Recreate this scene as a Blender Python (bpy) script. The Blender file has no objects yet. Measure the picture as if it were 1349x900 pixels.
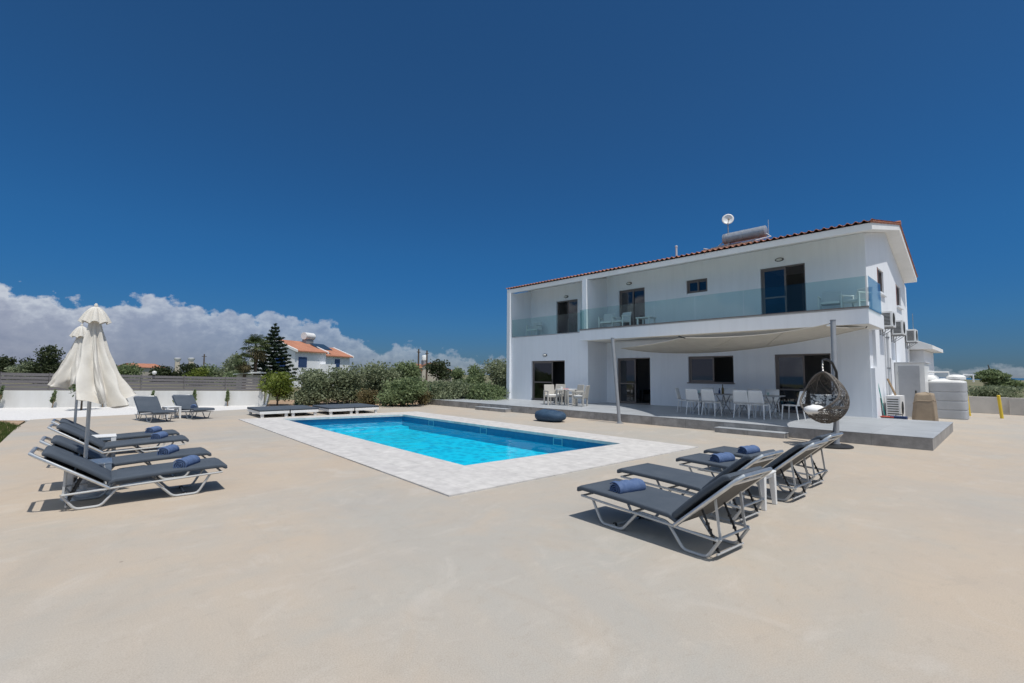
import bpy, bmesh, math, random
import numpy as np
from mathutils import Vector, Matrix
from mathutils.geometry import tessellate_polygon
sc = bpy.context.scene
COL = sc.collection
RNG = random.Random(7)
NR = np.random.default_rng(11)
rad = math.radians

# ------------------------------------------------------------------ camera
F, PITCH, ROLL, YAW = 616.43, rad(4.022), .007, rad(48.81)
PHI = rad(2.172)                       # the villa stands turned a little against the pool
EYE = Vector((0, 0, 1.68))
fw = Vector((-math.sin(YAW)*math.cos(PITCH), math.cos(YAW)*math.cos(PITCH), math.sin(PITCH)))
_r0 = Vector((math.cos(YAW), math.sin(YAW), 0)); _u0 = _r0.cross(fw)
rt = _r0*math.cos(ROLL) + _u0*math.sin(ROLL); up = -_r0*math.sin(ROLL) + _u0*math.cos(ROLL)
cam = bpy.data.objects.new('camera', bpy.data.cameras.new('camera')); COL.objects.link(cam)
m3 = Matrix((rt, up, -fw)).transposed()
cam.matrix_world = Matrix.Translation(EYE) @ m3.to_4x4()
cam.data.sensor_width = 36; cam.data.lens = F/1349*36
cam.data.clip_start = .05; cam.data.clip_end = 20000
sc.camera = cam
def ray(px, py): return fw + rt*(px-674.5)/F + up*(450-py)/F
def uz(px, py, z=0):
    r = ray(px, py); return EYE + r*((z-EYE.z)/r.z)
def far(px, py, d): return EYE + ray(px, py)*d
RH = Matrix.Rotation(PHI, 3, 'Z'); RHI = RH.inverted()
def hw(x, y, z=0): return RH @ Vector((x, y, z))          # villa frame -> world
def hy(px, py, y):
    r = RHI @ ray(px, py); c = RHI @ EYE; return c + r*((y-c.y)/r.y)
def hz(px, py, z):
    r = RHI @ ray(px, py); c = RHI @ EYE; return c + r*((z-c.z)/r.z)

# ------------------------------------------------------------------ world, sun, exposure
SUN_EL, SUN_AZ = rad(69), rad(-1.5)      # azimuth counted from +X
W = bpy.data.worlds.new('World'); sc.world = W; W.use_nodes = True
wn = W.node_tree.nodes; wl = W.node_tree.links; wn.clear()
def N(nodes, t, **kw):
    n = nodes.new(t)
    for k, v in kw.items():
        if k.startswith('i_'): n.inputs[k[2:]].default_value = v
        else: setattr(n, k, v)
    return n
def wmath(op, a, b=None, c=None, clamp=False):
    n = wn.new('ShaderNodeMath'); n.operation = op; n.use_clamp = clamp
    for i, v in enumerate((a, b, c)):
        if v is None: continue
        if isinstance(v, (int, float)): n.inputs[i].default_value = v
        else: wl.new(v, n.inputs[i])
    return n.outputs[0]
SKY = .105
sky = N(wn, 'ShaderNodeTexSky', sky_type='NISHITA', sun_disc=False, sun_elevation=SUN_EL,
        sun_rotation=rad(90)-SUN_AZ, altitude=300, air_density=1.0, dust_density=.15, ozone_density=5.0)
hs = N(wn, 'ShaderNodeHueSaturation'); hs.inputs['Saturation'].default_value = 1.22; hs.inputs['Value'].default_value = .80
wl.new(sky.outputs[0], hs.inputs['Color'])
bg = N(wn, 'ShaderNodeBackground'); bg.inputs[1].default_value = SKY
gr_ = N(wn, 'ShaderNodeValToRGB'); gr_.color_ramp.interpolation = 'B_SPLINE'
for p_, c_ in ((0.0, (.15, .22, .40)), (.10, (.19, .40, .62)), (.25, (.25, .60, .77)), (.5, (.55, .68, .73)), (1.0, (.72, .75, .74))):
    e = gr_.color_ramp.elements[0] if p_ == 0 else gr_.color_ramp.elements[-1] if p_ == 1 else gr_.color_ramp.elements.new(p_)
    e.position = p_; e.color = (*c_, 1)
tc = N(wn, 'ShaderNodeTexCoord'); sp = N(wn, 'ShaderNodeSeparateXYZ'); wl.new(tc.outputs['Generated'], sp.inputs[0])
wl.new(wmath('MAXIMUM', sp.outputs[2], 0), gr_.inputs[0])      # clear, dry air: less glare towards the horizon
gm_ = N(wn, 'ShaderNodeMix', data_type='RGBA', blend_type='MULTIPLY'); gm_.inputs[0].default_value = 1
wl.new(hs.outputs[0], gm_.inputs[6]); wl.new(gr_.outputs[0], gm_.inputs[7]); wl.new(gm_.outputs[2], bg.inputs[0])
FH = Vector((-math.sin(YAW), math.cos(YAW), 0))           # azimuth counted from the street side, seam out to sea
ax_ = wmath('ADD', wmath('MULTIPLY', sp.outputs[0], FH.x), wmath('MULTIPLY', sp.outputs[1], FH.y))
ay_ = wmath('SUBTRACT', wmath('MULTIPLY', sp.outputs[1], FH.x), wmath('MULTIPLY', sp.outputs[0], FH.y))
azi = wmath('ARCTAN2', ay_, ax_)
ele = wmath('ARCSINE', sp.outputs[2])
def dir_az_el(px, py):
    r = ray(px, py).normalized(); return math.atan2(r.y*FH.x-r.x*FH.y, r.x*FH.x+r.y*FH.y), math.asin(r.z)
# height of the cloud bank around the horizon, as a curve over azimuth
AZ0, AZ1 = dir_az_el(700, 480)[0], rad(120)
prof = [(0, 384), (40, 384), (75, 396), (110, 402), (140, 406), (165, 396), (195, 390), (235, 394), (262, 404), (300, 412),
        (335, 416), (365, 411), (395, 426), (420, 416), (445, 430), (475, 452), (500, 462), (520, 455), (548, 452), (575, 466),
        (600, 461), (618, 478), (640, 474), (660, 466), (690, 482)]
ramp = N(wn, 'ShaderNodeValToRGB'); ramp.color_ramp.interpolation = 'B_SPLINE'
pts = sorted([((dir_az_el(x, y)[0]-AZ0)/(AZ1-AZ0), dir_az_el(x, y)[1]) for x, y in prof])
pts.append((.93, .2)); pts.append((1.0, .0))
el_ = ramp.color_ramp.elements
while len(el_) < len(pts): el_.new(.5)
for e, (p, v) in zip(el_, pts):
    e.position = max(0, min(1, p)); e.color = (max(v, 0)*4,)*3 + (1,)
rin = wmath('DIVIDE', wmath('SUBTRACT', azi, AZ0), AZ1-AZ0)
wl.new(rin, ramp.inputs[0])
top = wmath('MULTIPLY', ramp.outputs[0], .25)
def wnoise(scale, detail, rough, z=1.0):
    mp = N(wn, 'ShaderNodeMapping'); mp.inputs['Scale'].default_value = (scale, scale, scale*z)
    wl.new(tc.outputs['Generated'], mp.inputs[0])
    n = N(wn, 'ShaderNodeTexNoise'); n.inputs['Scale'].default_value = 1; n.inputs['Detail'].default_value = detail; n.inputs['Roughness'].default_value = rough
    wl.new(mp.outputs[0], n.inputs['Vector']); return n.outputs[0]
n1 = wnoise(26, 7, .62, 1.3); n2 = wnoise(70, 5, .6, 1.2)
vor = N(wn, 'ShaderNodeTexVoronoi', feature='SMOOTH_F1'); vor.inputs['Scale'].default_value = 42; vor.inputs['Smoothness'].default_value = .35
wl.new(tc.outputs['Generated'], vor.inputs['Vector'])
puff = wmath('SUBTRACT', .55, vor.outputs['Distance'])
lump = wmath('ADD', wmath('MULTIPLY', wmath('SUBTRACT', n1, .5), .065), wmath('ADD', wmath('MULTIPLY', puff, .024), wmath('MULTIPLY', wmath('SUBTRACT', n2, .5), .014)))
depth = wmath('SUBTRACT', wmath('ADD', top, lump), ele)      # how far below the cloud's top edge
mask = wmath('MULTIPLY', wmath('SMOOTHSTEP', depth, 0, .012) if False else wmath('DIVIDE', depth, .008, clamp=True), 1)
# thinner to the right, where the bank breaks up
thin = N(wn, 'ShaderNodeMapRange'); thin.inputs[1].default_value = .08; thin.inputs[2].default_value = .52; thin.inputs[3].default_value = .30; thin.inputs[4].default_value = .97
wl.new(rin, thin.inputs[0])
mask = wmath('MULTIPLY', mask, thin.outputs[0])
mask = wmath('MULTIPLY', mask, wmath('GREATER_THAN', ele, -.02))
cr = N(wn, 'ShaderNodeValToRGB')
cr.color_ramp.elements[0].position = 0; cr.color_ramp.elements[0].color = (.60, .62, .66, 1)
cr.color_ramp.elements[1].position = 1; cr.color_ramp.elements[1].color = (.25, .268, .355, 1)
e = cr.color_ramp.elements.new(.16); e.color = (.48, .50, .56, 1)
e = cr.color_ramp.elements.new(.42); e.color = (.35, .365, .44, 1)
sh = wmath('ADD', wmath('DIVIDE', depth, .11), wmath('MULTIPLY', wmath('SUBTRACT', .5, wnoise(48, 5, .6, 1.5)), 1.1), clamp=True)
wl.new(sh, cr.inputs[0])
# unseen broken bright cumulus, added behind the viewer as fill light for the shaded front of the villa
behind = wmath('DIVIDE', wmath('SUBTRACT', wmath('MULTIPLY', ax_, -1), .02), .25, clamp=True)
hi_ = wmath('MULTIPLY', wmath('DIVIDE', wmath('SUBTRACT', ele, rad(14)), rad(10), clamp=True), wmath('DIVIDE', wmath('SUBTRACT', rad(80), ele), rad(12), clamp=True))
cov = wmath('DIVIDE', wmath('SUBTRACT', wnoise(3.2, 8, .6), .40), .12, clamp=True)
mask2 = wmath('MULTIPLY', wmath('MULTIPLY', behind, hi_), cov)
bgh = N(wn, 'ShaderNodeBackground'); bgh.inputs[0].default_value = (.78, .89, 1, 1); bgh.inputs[1].default_value = 1.1
bgc = N(wn, 'ShaderNodeBackground'); bgc.inputs[1].default_value = 1.0; wl.new(cr.outputs[0], bgc.inputs[0])
mixw = N(wn, 'ShaderNodeMixShader'); wl.new(mask, mixw.inputs[0]); wl.new(bg.outputs[0], mixw.inputs[1]); wl.new(bgc.outputs[0], mixw.inputs[2])
mixh = N(wn, 'ShaderNodeMixShader'); wl.new(mask2, mixh.inputs[0]); wl.new(mixw.outputs[0], mixh.inputs[1]); wl.new(bgh.outputs[0], mixh.inputs[2])
wo = N(wn, 'ShaderNodeOutputWorld'); wl.new(mixh.outputs[0], wo.inputs[0])

sd = Vector((math.cos(SUN_EL)*math.cos(SUN_AZ), math.cos(SUN_EL)*math.sin(SUN_AZ), math.sin(SUN_EL)))
sun = bpy.data.objects.new('sun', bpy.data.lights.new('sun', 'SUN')); COL.objects.link(sun)
sun.data.energy = 3.7; sun.data.angle = rad(.53); sun.data.color = (1, .955, .89)
sun.rotation_euler = sd.to_track_quat('Z', 'Y').to_euler()
sc.view_settings.view_transform = 'Standard'; sc.view_settings.look = 'None'
sc.view_settings.exposure = .12; sc.view_settings.gamma = 1

# ------------------------------------------------------------------ materials
def mat(name, col, rough=.6, metal=0, col2=None, scale=4, bump=0, bscale=60, detail=4, spec=.5, mixlo=.35, mixhi=.65, stretch=(1, 1, 1), world=False):
    m = bpy.data.materials.new(name); m.use_nodes = True
    nt = m.node_tree; n = nt.nodes; l = nt.links
    b = n['Principled BSDF']; b.inputs['Roughness'].default_value = rough; b.inputs['Metallic'].default_value = metal
    b.inputs['Specular IOR Level'].default_value = spec
    b.inputs['Base Color'].default_value = (*col, 1)
    t = n.new('ShaderNodeTexCoord'); vec = t.outputs['Object']
    if stretch != (1, 1, 1):
        mp = n.new('ShaderNodeMapping'); mp.inputs['Scale'].default_value = stretch; l.new(vec, mp.inputs[0]); vec = mp.outputs[0]
    if col2 is not None:
        ns = n.new('ShaderNodeTexNoise'); ns.inputs['Scale'].default_value = scale; ns.inputs['Detail'].default_value = detail; ns.inputs['Roughness'].default_value = .6
        l.new(vec, ns.inputs['Vector'])
        mr = n.new('ShaderNodeMapRange'); mr.inputs[1].default_value = mixlo; mr.inputs[2].default_value = mixhi; l.new(ns.outputs[0], mr.inputs[0])
        mx = n.new('ShaderNodeMix'); mx.data_type = 'RGBA'; mx.inputs[6].default_value = (*col, 1); mx.inputs[7].default_value = (*col2, 1)
        l.new(mr.outputs[0], mx.inputs[0]); l.new(mx.outputs[2], b.inputs['Base Color'])
    if bump:
        nb = n.new('ShaderNodeTexNoise'); nb.inputs['Scale'].default_value = bscale; nb.inputs['Detail'].default_value = 4
        l.new(vec, nb.inputs['Vector'])
        bp = n.new('ShaderNodeBump'); bp.inputs['Strength'].default_value = bump; bp.inputs['Distance'].default_value = .01
        l.new(nb.outputs[0], bp.inputs['Height']); l.new(bp.outputs[0], b.inputs['Normal'])
    return m
def leafmat(name, c1, c2, scale=1.5):
    m = mat(name, c1, .55, 0, c2, scale=scale, detail=6, mixlo=.38, mixhi=.62, spec=.25)
    nt = m.node_tree; b = nt.nodes['Principled BSDF']
    tr = nt.nodes.new('ShaderNodeBsdfTranslucent'); mix = nt.nodes.new('ShaderNodeMixShader'); mix.inputs[0].default_value = .42
    src = b.inputs['Base Color'].links[0].from_socket; nt.links.new(src, tr.inputs[0])
    nt.links.new(b.outputs[0], mix.inputs[1]); nt.links.new(tr.outputs[0], mix.inputs[2])
    nt.links.new(mix.outputs[0], nt.nodes['Material Output'].inputs[0]); return m
def glassmat(name, tint, gl=.05, fres=1.45, rough=0.0):
    m = bpy.data.materials.new(name); m.use_nodes = True; nt = m.node_tree; n = nt.nodes; l = nt.links; n.clear()
    o = n.new('ShaderNodeOutputMaterial'); mx = n.new('ShaderNodeMixShader'); t = n.new('ShaderNodeBsdfTransparent'); g = n.new('ShaderNodeBsdfGlossy')
    t.inputs[0].default_value = (*tint, 1); g.inputs['Roughness'].default_value = rough; g.inputs[0].default_value = (.95, .97, 1, 1)
    w = n.new('ShaderNodeLayerWeight'); w.inputs[0].default_value = .5
    p = n.new('ShaderNodeMath'); p.operation = 'POWER'; p.inputs[1].default_value = 4; l.new(w.outputs['Facing'], p.inputs[0])
    a = n.new('ShaderNodeMath'); a.operation = 'MULTIPLY_ADD'; a.use_clamp = True; a.inputs[1].default_value = .8; a.inputs[2].default_value = gl
    l.new(p.outputs[0], a.inputs[0]); l.new(a.outputs[0], mx.inputs[0]); l.new(t.outputs[0], mx.inputs[1]); l.new(g.outputs[0], mx.inputs[2]); l.new(mx.outputs[0], o.inputs[0])
    return m
def brickmat(name, c1, c2, mortar, bw, bh, ms, rough=.5, off=.5, bump=.3, noise=None, rotz=0, axes='XY', nscale=2.0):
    m = bpy.data.materials.new(name); m.use_nodes = True; nt = m.node_tree; n = nt.nodes; l = nt.links
    b = n['Principled BSDF']; b.inputs['Roughness'].default_value = rough
    t = n.new('ShaderNodeTexCoord'); mp = n.new('ShaderNodeMapping'); l.new(t.outputs['Object'], mp.inputs[0])
    mp.inputs['Rotation'].default_value = {'XY': (0, 0, rotz), 'XZ': (rad(-90), 0, 0), 'YZ': (rad(-90), 0, rad(-90))}[axes]
    br = n.new('ShaderNodeTexBrick'); l.new(mp.outputs[0], br.inputs[0])
    br.inputs['Color1'].default_value = (*c1, 1); br.inputs['Color2'].default_value = (*c2, 1); br.inputs['Mortar'].default_value = (*mortar, 1)
    br.inputs['Scale'].default_value = 1; br.inputs['Brick Width'].default_value = bw; br.inputs['Row Height'].default_value = bh
    br.inputs['Mortar Size'].default_value = ms; br.inputs['Mortar Smooth'].default_value = .2; br.offset = off
    src = br.outputs['Color']
    if noise:
        ns = n.new('ShaderNodeTexNoise'); ns.inputs['Scale'].default_value = nscale; ns.inputs['Detail'].default_value = 7; ns.inputs['Roughness'].default_value = .65
        l.new(t.outputs['Object'], ns.inputs['Vector'])
        mr = n.new('ShaderNodeMapRange'); mr.inputs[1].default_value = .3; mr.inputs[2].default_value = .7; mr.inputs[3].default_value = 1-noise; mr.inputs[4].default_value = 1+noise
        l.new(ns.outputs[0], mr.inputs[0])
        mx = n.new('ShaderNodeVectorMath'); mx.operation = 'SCALE'; l.new(src, mx.inputs[0]); l.new(mr.outputs[0], mx.inputs['Scale']); src = mx.outputs[0]
    l.new(src, b.inputs['Base Color'])
    if bump:
        bp = n.new('ShaderNodeBump'); bp.invert = True; bp.inputs['Strength'].default_value = bump; bp.inputs['Distance'].default_value = .004
        l.new(br.outputs['Fac'], bp.inputs['Height']); l.new(bp.outputs[0], b.inputs['Normal'])
    return m

def concrete():
    m = bpy.data.materials.new('trowelled concrete'); m.use_nodes = True; nt = m.node_tree; n = nt.nodes; l = nt.links
    b = n['Principled BSDF']; b.inputs['Specular IOR Level'].default_value = .25
    t = n.new('ShaderNodeTexCoord')
    def nz(s, d, r, st=(1, 1, 1), dist=0):
        mp = n.new('ShaderNodeMapping'); mp.inputs['Scale'].default_value = st; mp.inputs['Rotation'].default_value = (0, 0, .5); l.new(t.outputs['Object'], mp.inputs[0])
        x = n.new('ShaderNodeTexNoise'); x.inputs['Scale'].default_value = s; x.inputs['Detail'].default_value = d; x.inputs['Roughness'].default_value = r; x.inputs['Distortion'].default_value = dist
        l.new(mp.outputs[0], x.inputs[0]); return x.outputs[0]
    def mr(x, a, c, lo=0, hi=1):
        q = n.new('ShaderNodeMapRange'); q.inputs[1].default_value = a; q.inputs[2].default_value = c; q.inputs[3].default_value = lo; q.inputs[4].default_value = hi; l.new(x, q.inputs[0]); return q.outputs[0]
    def mx(f, a, c):
        q = n.new('ShaderNodeMix'); q.data_type = 'RGBA'; l.new(f, q.inputs[0])
        for i, v in ((6, a), (7, c)):
            if isinstance(v, tuple): q.inputs[i].default_value = (*v, 1)
            else: l.new(v, q.inputs[i])
        return q.outputs[2]
    c = mx(mr(nz(.16, 6, .62, dist=.6), .40, .60), (.436, .368, .293), (.378, .352, .312))
    c = mx(mr(nz(.7, 7, .68, (1, .55, 1), .8), .50, .68, 0, .6), c, (.365, .352, .318))
    c = mx(mr(nz(.45, 6, .64, (1, 1, 1), 1.2), .54, .70, 0, .5), c, (.446, .362, .275))
    c = mx(mr(nz(3.1, 10, .80, dist=.3), .56, .72, 0, .38), c, (.50, .452, .39))
    c = mx(mr(nz(9, 10, .82, (1, .5, 1)), .53, .70, 0, .50), c, (.325, .285, .235))
    c = mx(mr(nz(1.7, 8, .75, (.25, 2.2, 1), .4), .57, .70, 0, .30), c, (.34, .312, .27))
    c = mx(mr(nz(1.25, 8, .72, (1, .6, 1), 1.5), .54, .68, 0, .42), c, (.485, .445, .395))
    c = mx(mr(nz(1.05, 9, .74, (.7, 1, 1), 1.1), .55, .70, 0, .38), c, (.335, .30, .255))
    v = n.new('ShaderNodeTexVoronoi'); v.inputs['Scale'].default_value = 1.1; l.new(t.outputs['Object'], v.inputs[0])
    c = mx(mr(v.outputs['Distance'], .012, .02, .55, 0), c, (.16, .13, .11))
    g = n.new('ShaderNodeVectorMath'); g.operation = 'SCALE'; l.new(c, g.inputs[0]); l.new(mr(nz(110, 5, .7), .3, .7, .84, 1.16), g.inputs['Scale'])
    l.new(g.outputs[0], b.inputs['Base Color'])
    l.new(mr(nz(1.2, 4, .6), .3, .7, .55, .8), b.inputs['Roughness'])
    bp = n.new('ShaderNodeBump'); bp.inputs['Strength'].default_value = .22; bp.inputs['Distance'].default_value = .006
    l.new(nz(38, 6, .7), bp.inputs['Height']); l.new(bp.outputs[0], b.inputs['Normal'])
    return m

M = {}
M['concrete'] = concrete()
M['coping'] = brickmat('pale stone coping', (.545, .525, .50), (.50, .48, .46), (.43, .415, .39), .61, .41, .006, .6, noise=.16, nscale=5)
M['soil'] = mat('dry soil', (.27, .17, .10), .95, 0, (.36, .27, .18), scale=1.6, bump=.8, bscale=14)
M['terrain'] = mat('scrubland', (.17, .145, .085), .95, 0, (.10, .115, .05), scale=.05, bump=.5, bscale=2)
M['gravel'] = mat('white gravel', (.80, .79, .77), .9, 0, (.55, .54, .53), scale=32, detail=3, bump=1.0, bscale=30, mixlo=.3, mixhi=.5)
M['sea'] = mat('sea', (.03, .10, .17), .25)
M['white'] = mat('white render', (.775, .80, .835), .85, 0, (.745, .77, .805), scale=.9, bump=.12, bscale=120, spec=.2, mixlo=.3, mixhi=.8)
def streaks(m):
    nt = m.node_tree; n = nt.nodes; l = nt.links; b = n['Principled BSDF']; src = b.inputs['Base Color'].links[0].from_socket
    t = n.new('ShaderNodeTexCoord'); mp = n.new('ShaderNodeMapping'); mp.inputs['Scale'].default_value = (4.5, 4.5, .35); l.new(t.outputs['Object'], mp.inputs[0])
    x = n.new('ShaderNodeTexNoise'); x.inputs['Scale'].default_value = 1; x.inputs['Detail'].default_value = 7; x.inputs['Roughness'].default_value = .65; l.new(mp.outputs[0], x.inputs[0])
    r = n.new('ShaderNodeMapRange'); r.inputs[1].default_value = .45; r.inputs[2].default_value = .75; r.inputs[3].default_value = 1; r.inputs[4].default_value = .945; l.new(x.outputs[0], r.inputs[0])
    v = n.new('ShaderNodeVectorMath'); v.operation = 'SCALE'; l.new(src, v.inputs[0]); l.new(r.outputs[0], v.inputs['Scale']); l.new(v.outputs[0], b.inputs['Base Color'])
streaks(M['white'])
M['soffit'] = mat('cream soffit paint', (.74, .72, .67), .85, 0, (.71, .69, .64), scale=.9, spec=.2)
M['wallwhite'] = mat('garden wall render', (.66, .655, .64), .9, 0, (.58, .57, .545), scale=1.1, bump=.15, bscale=90, spec=.2, stretch=(1, 1, .4))
streaks(M['wallwhite'])
M['wallgrey'] = mat('weathered wall render', (.56, .53, .49), .9, 0, (.47, .445, .41), scale=1.4, bump=.15, bscale=90, spec=.2)
M['tile'] = brickmat('grey porcelain floor', (.365, .385, .405), (.335, .355, .375), (.25, .26, .27), 1.2, .6, .006, .45, off=0, noise=.12, nscale=1.5)
M['riser'] = brickmat('grey porcelain riser', (.30, .285, .27), (.25, .24, .23), (.17, .165, .16), 1.2, .6, .006, .5, off=0, noise=.34, axes='XZ', nscale=3)
M['roofwhite'] = mat('white verge paint', (.80, .80, .79), .7, 0, (.74, .74, .73), scale=1.5, spec=.3)
M['terracotta'] = mat('terracotta tile', (.42, .165, .095), .8, 0, (.27, .11, .07), scale=3.2, bump=.3, bscale=40)
M['terracotta2'] = mat('orange terracotta tile', (.42, .185, .11), .8, 0, (.34, .145, .085), scale=.8)
M['frame'] = mat('taupe aluminium frame', (.17, .145, .135), .45, .25)
M['glazing'] = glassmat('window glazing', (.42, .46, .50), .07, 1.5)
M['balglass'] = glassmat('tinted balustrade glass', (.79, .89, .885), .025, 1.4)
M['clearglass'] = glassmat('clear glass', (.86, .93, .91), .02, 1.4)
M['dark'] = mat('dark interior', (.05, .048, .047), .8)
M['inside'] = mat('interior plaster', (.48, .46, .44), .9)
M['leather'] = mat('dark upholstery', (.012, .012, .014), .5)
M['greymetal'] = mat('grey standing in for shade', (.30, .31, .325), .45, .2, (.27, .28, .295), scale=5)
M['alu'] = mat('brushed aluminium', (.66, .66, .65), .32, .85, (.56, .56, .55), scale=9)
M['alumatt'] = mat('light aluminium paint', (.47, .475, .47), .45, .25)
M['darkmetal'] = mat('black steel', (.025, .026, .028), .45, .3)
M['cushion'] = mat('charcoal outdoor fabric', (.060, .076, .098), .85, 0, (.074, .090, .113), scale=3, bump=.35, bscale=240, spec=.25)
M['cushback'] = mat('taupe underside fabric', (.125, .115, .105), .85, 0, (.10, .095, .085), scale=4, bump=.3, bscale=200)
M['towel'] = mat('blue towel', (.085, .135, .26), .95, 0, (.12, .175, .31), scale=14, bump=.8, bscale=260, spec=.1)
M['plastic'] = mat('white plastic', (.74, .74, .73), .4, 0, (.68, .68, .67), scale=3)
M['plasticgrey'] = mat('pale grey plastic', (.56, .575, .59), .5)
M['bean'] = mat('navy bean bag cloth', (.018, .050, .095), .75, 0, (.026, .062, .115), scale=4, bump=.4, bscale=200)
M['canvas'] = mat('off white canvas', (.74, .715, .66), .9, 0, (.66, .63, .57), scale=5, bump=.4, bscale=120, spec=.15)
M['sail'] = mat('beige shade cloth', (.60, .56, .49), .9, 0, (.55, .51, .445), scale=3, bump=.2, bscale=200, spec=.1)
for nm in ('canvas', 'sail'):
    nt = M[nm].node_tree; b = nt.nodes['Principled BSDF']; tr = nt.nodes.new('ShaderNodeBsdfTranslucent'); mix = nt.nodes.new('ShaderNodeMixShader'); mix.inputs[0].default_value = {'canvas': .2, 'sail': .10}[nm]
    nt.links.new(b.inputs['Base Color'].links[0].from_socket, tr.inputs[0]); nt.links.new(b.outputs[0], mix.inputs[1]); nt.links.new(tr.outputs[0], mix.inputs[2]); nt.links.new(mix.outputs[0], nt.nodes['Material Output'].inputs[0])
M['wicker'] = mat('pale wicker', (.50, .475, .43), .8, 0, (.38, .36, .32), scale=60, detail=2, bump=.8, bscale=110)
M['rattan'] = mat('grey brown rattan', (.075, .066, .058), .6, 0, (.15, .13, .11), scale=22, bump=.4, bscale=150)
M['cushwhite'] = mat('white cushion', (.76, .76, .75), .9, 0, (.70, .70, .69), scale=6, bump=.4, bscale=40)
M['pattern'] = mat('black and white print cushion', (.62, .63, .62), .9, 0, (.06, .065, .07), scale=13, detail=2, mixlo=.47, mixhi=.53)
M['fence'] = mat('grey composite slats', (.125, .115, .118), .7, 0, (.16, .15, .152), scale=3, bump=.3, bscale=60, stretch=(.3, .3, 8))
M['wood'] = mat('weathered timber', (.30, .21, .12), .85, 0, (.22, .15, .085), scale=6, bump=.5, bscale=30, stretch=(1, 1, .2))
M['bark'] = mat('bark', (.12, .09, .065), .95, 0, (.07, .052, .038), scale=8, bump=1, bscale=25, stretch=(1, 1, .3))
M['palmtrunk'] = mat('palm trunk fibre', (.15, .10, .065), .95, 0, (.085, .058, .04), scale=9, bump=1, bscale=18, stretch=(1, 1, 3))
M['tarp'] = mat('taupe tarpaulin', (.30, .235, .165), .7, 0, (.245, .19, .135), scale=3, bump=.4, bscale=25)
M['tank'] = mat('grey plastic tank', (.40, .41, .43), .65, 0, (.35, .36, .38), scale=2)
M['yellow'] = mat('yellow paint', (.62, .44, .03), .6)
M['greenplastic'] = mat('dark green plastic', (.01, .13, .10), .5)
M['teal'] = mat('teal plastic', (.01, .26, .22), .5)
M['red'] = mat('red plastic', (.45, .06, .03), .5)
M['navy'] = mat('dark blue plastic', (.02, .045, .13), .5)
M['pink'] = mat('pink cloth', (.62, .20, .20), .9)
M['bluepaint'] = mat('blue window paint', (.012, .045, .17), .5)
M['bluepane'] = mat('dark blue pane', (.03, .06, .15), .12)
M['neighbour'] = mat('neighbour white wall', (.78, .79, .80), .9, 0, (.73, .74, .75), scale=.5)
M['creamwall'] = mat('cream wall', (.52, .47, .39), .9, 0, (.46, .41, .34), scale=.4)
M['chrome'] = mat('stainless tank skin', (.40, .43, .47), .38, .35, (.31, .33, .36), scale=6)
M['collector'] = mat('solar collector glass', (.03, .05, .075), .08, 0, spec=.8)
M['louvre'] = mat('dark louvre', (.035, .037, .04), .6)
M['shutter'] = mat('rust red window reveal', (.22, .07, .05), .6)
M['lampglass'] = mat('opal lamp cover', (.60, .60, .57), .35)
M['leafolive'] = leafmat('olive grey foliage', (.165, .200, .115), (.27, .305, .19))
M['leafgreen'] = leafmat('green foliage', (.135, .185, .085), (.235, .29, .145))
M['leafdark'] = leafmat('dark foliage', (.030, .046, .020), (.075, .092, .042))
M['leafbright'] = leafmat('yellow green foliage', (.11, .155, .028), (.21, .25, .05))
M['leafpine'] = leafmat('blue green needles', (.024, .044, .028), (.060, .088, .052))
M['leafdry'] = leafmat('dry straw foliage', (.20, .155, .075), (.12, .11, .05))
M['leafpalm'] = leafmat('palm fronds', (.055, .085, .03), (.13, .155, .065))
M['grass'] = leafmat('lawn grass', (.055, .095, .02), (.105, .14, .035))
# pool finishes
def painted_ripples(name, c1, c2, cell_edge_col):  # Voronoi cells in the colour imitate ripple light on the pool floor
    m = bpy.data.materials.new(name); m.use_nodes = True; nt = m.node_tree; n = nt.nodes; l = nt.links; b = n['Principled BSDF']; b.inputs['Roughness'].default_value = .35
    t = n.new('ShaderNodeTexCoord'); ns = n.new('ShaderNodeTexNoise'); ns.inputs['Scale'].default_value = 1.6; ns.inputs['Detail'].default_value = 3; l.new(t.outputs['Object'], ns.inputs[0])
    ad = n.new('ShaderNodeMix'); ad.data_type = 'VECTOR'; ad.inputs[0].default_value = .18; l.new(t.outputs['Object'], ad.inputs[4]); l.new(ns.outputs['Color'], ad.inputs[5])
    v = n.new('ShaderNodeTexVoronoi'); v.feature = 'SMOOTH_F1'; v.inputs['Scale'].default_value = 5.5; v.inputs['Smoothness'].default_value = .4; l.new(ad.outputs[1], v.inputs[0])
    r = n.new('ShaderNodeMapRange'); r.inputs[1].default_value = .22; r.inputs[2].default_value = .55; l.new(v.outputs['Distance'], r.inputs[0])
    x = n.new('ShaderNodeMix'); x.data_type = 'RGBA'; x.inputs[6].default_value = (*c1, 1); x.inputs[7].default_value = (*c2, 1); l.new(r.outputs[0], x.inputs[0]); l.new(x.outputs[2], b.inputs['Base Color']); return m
M['poolfloor'] = painted_ripples('pale blue pool floor with painted ripple light', (.002, .38, .57), (.008, .60, .78), (.004, .54, .72))
M['poolwall'] = mat('aqua pool wall', (.004, .36, .55), .4)
M['skimmer'] = mat('aqua skimmer frame', (.16, .42, .50), .4)
M['poolband'] = mat('deep blue pool tile', (.004, .115, .25), .35, 0, (.006, .15, .30), scale=8)
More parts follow.
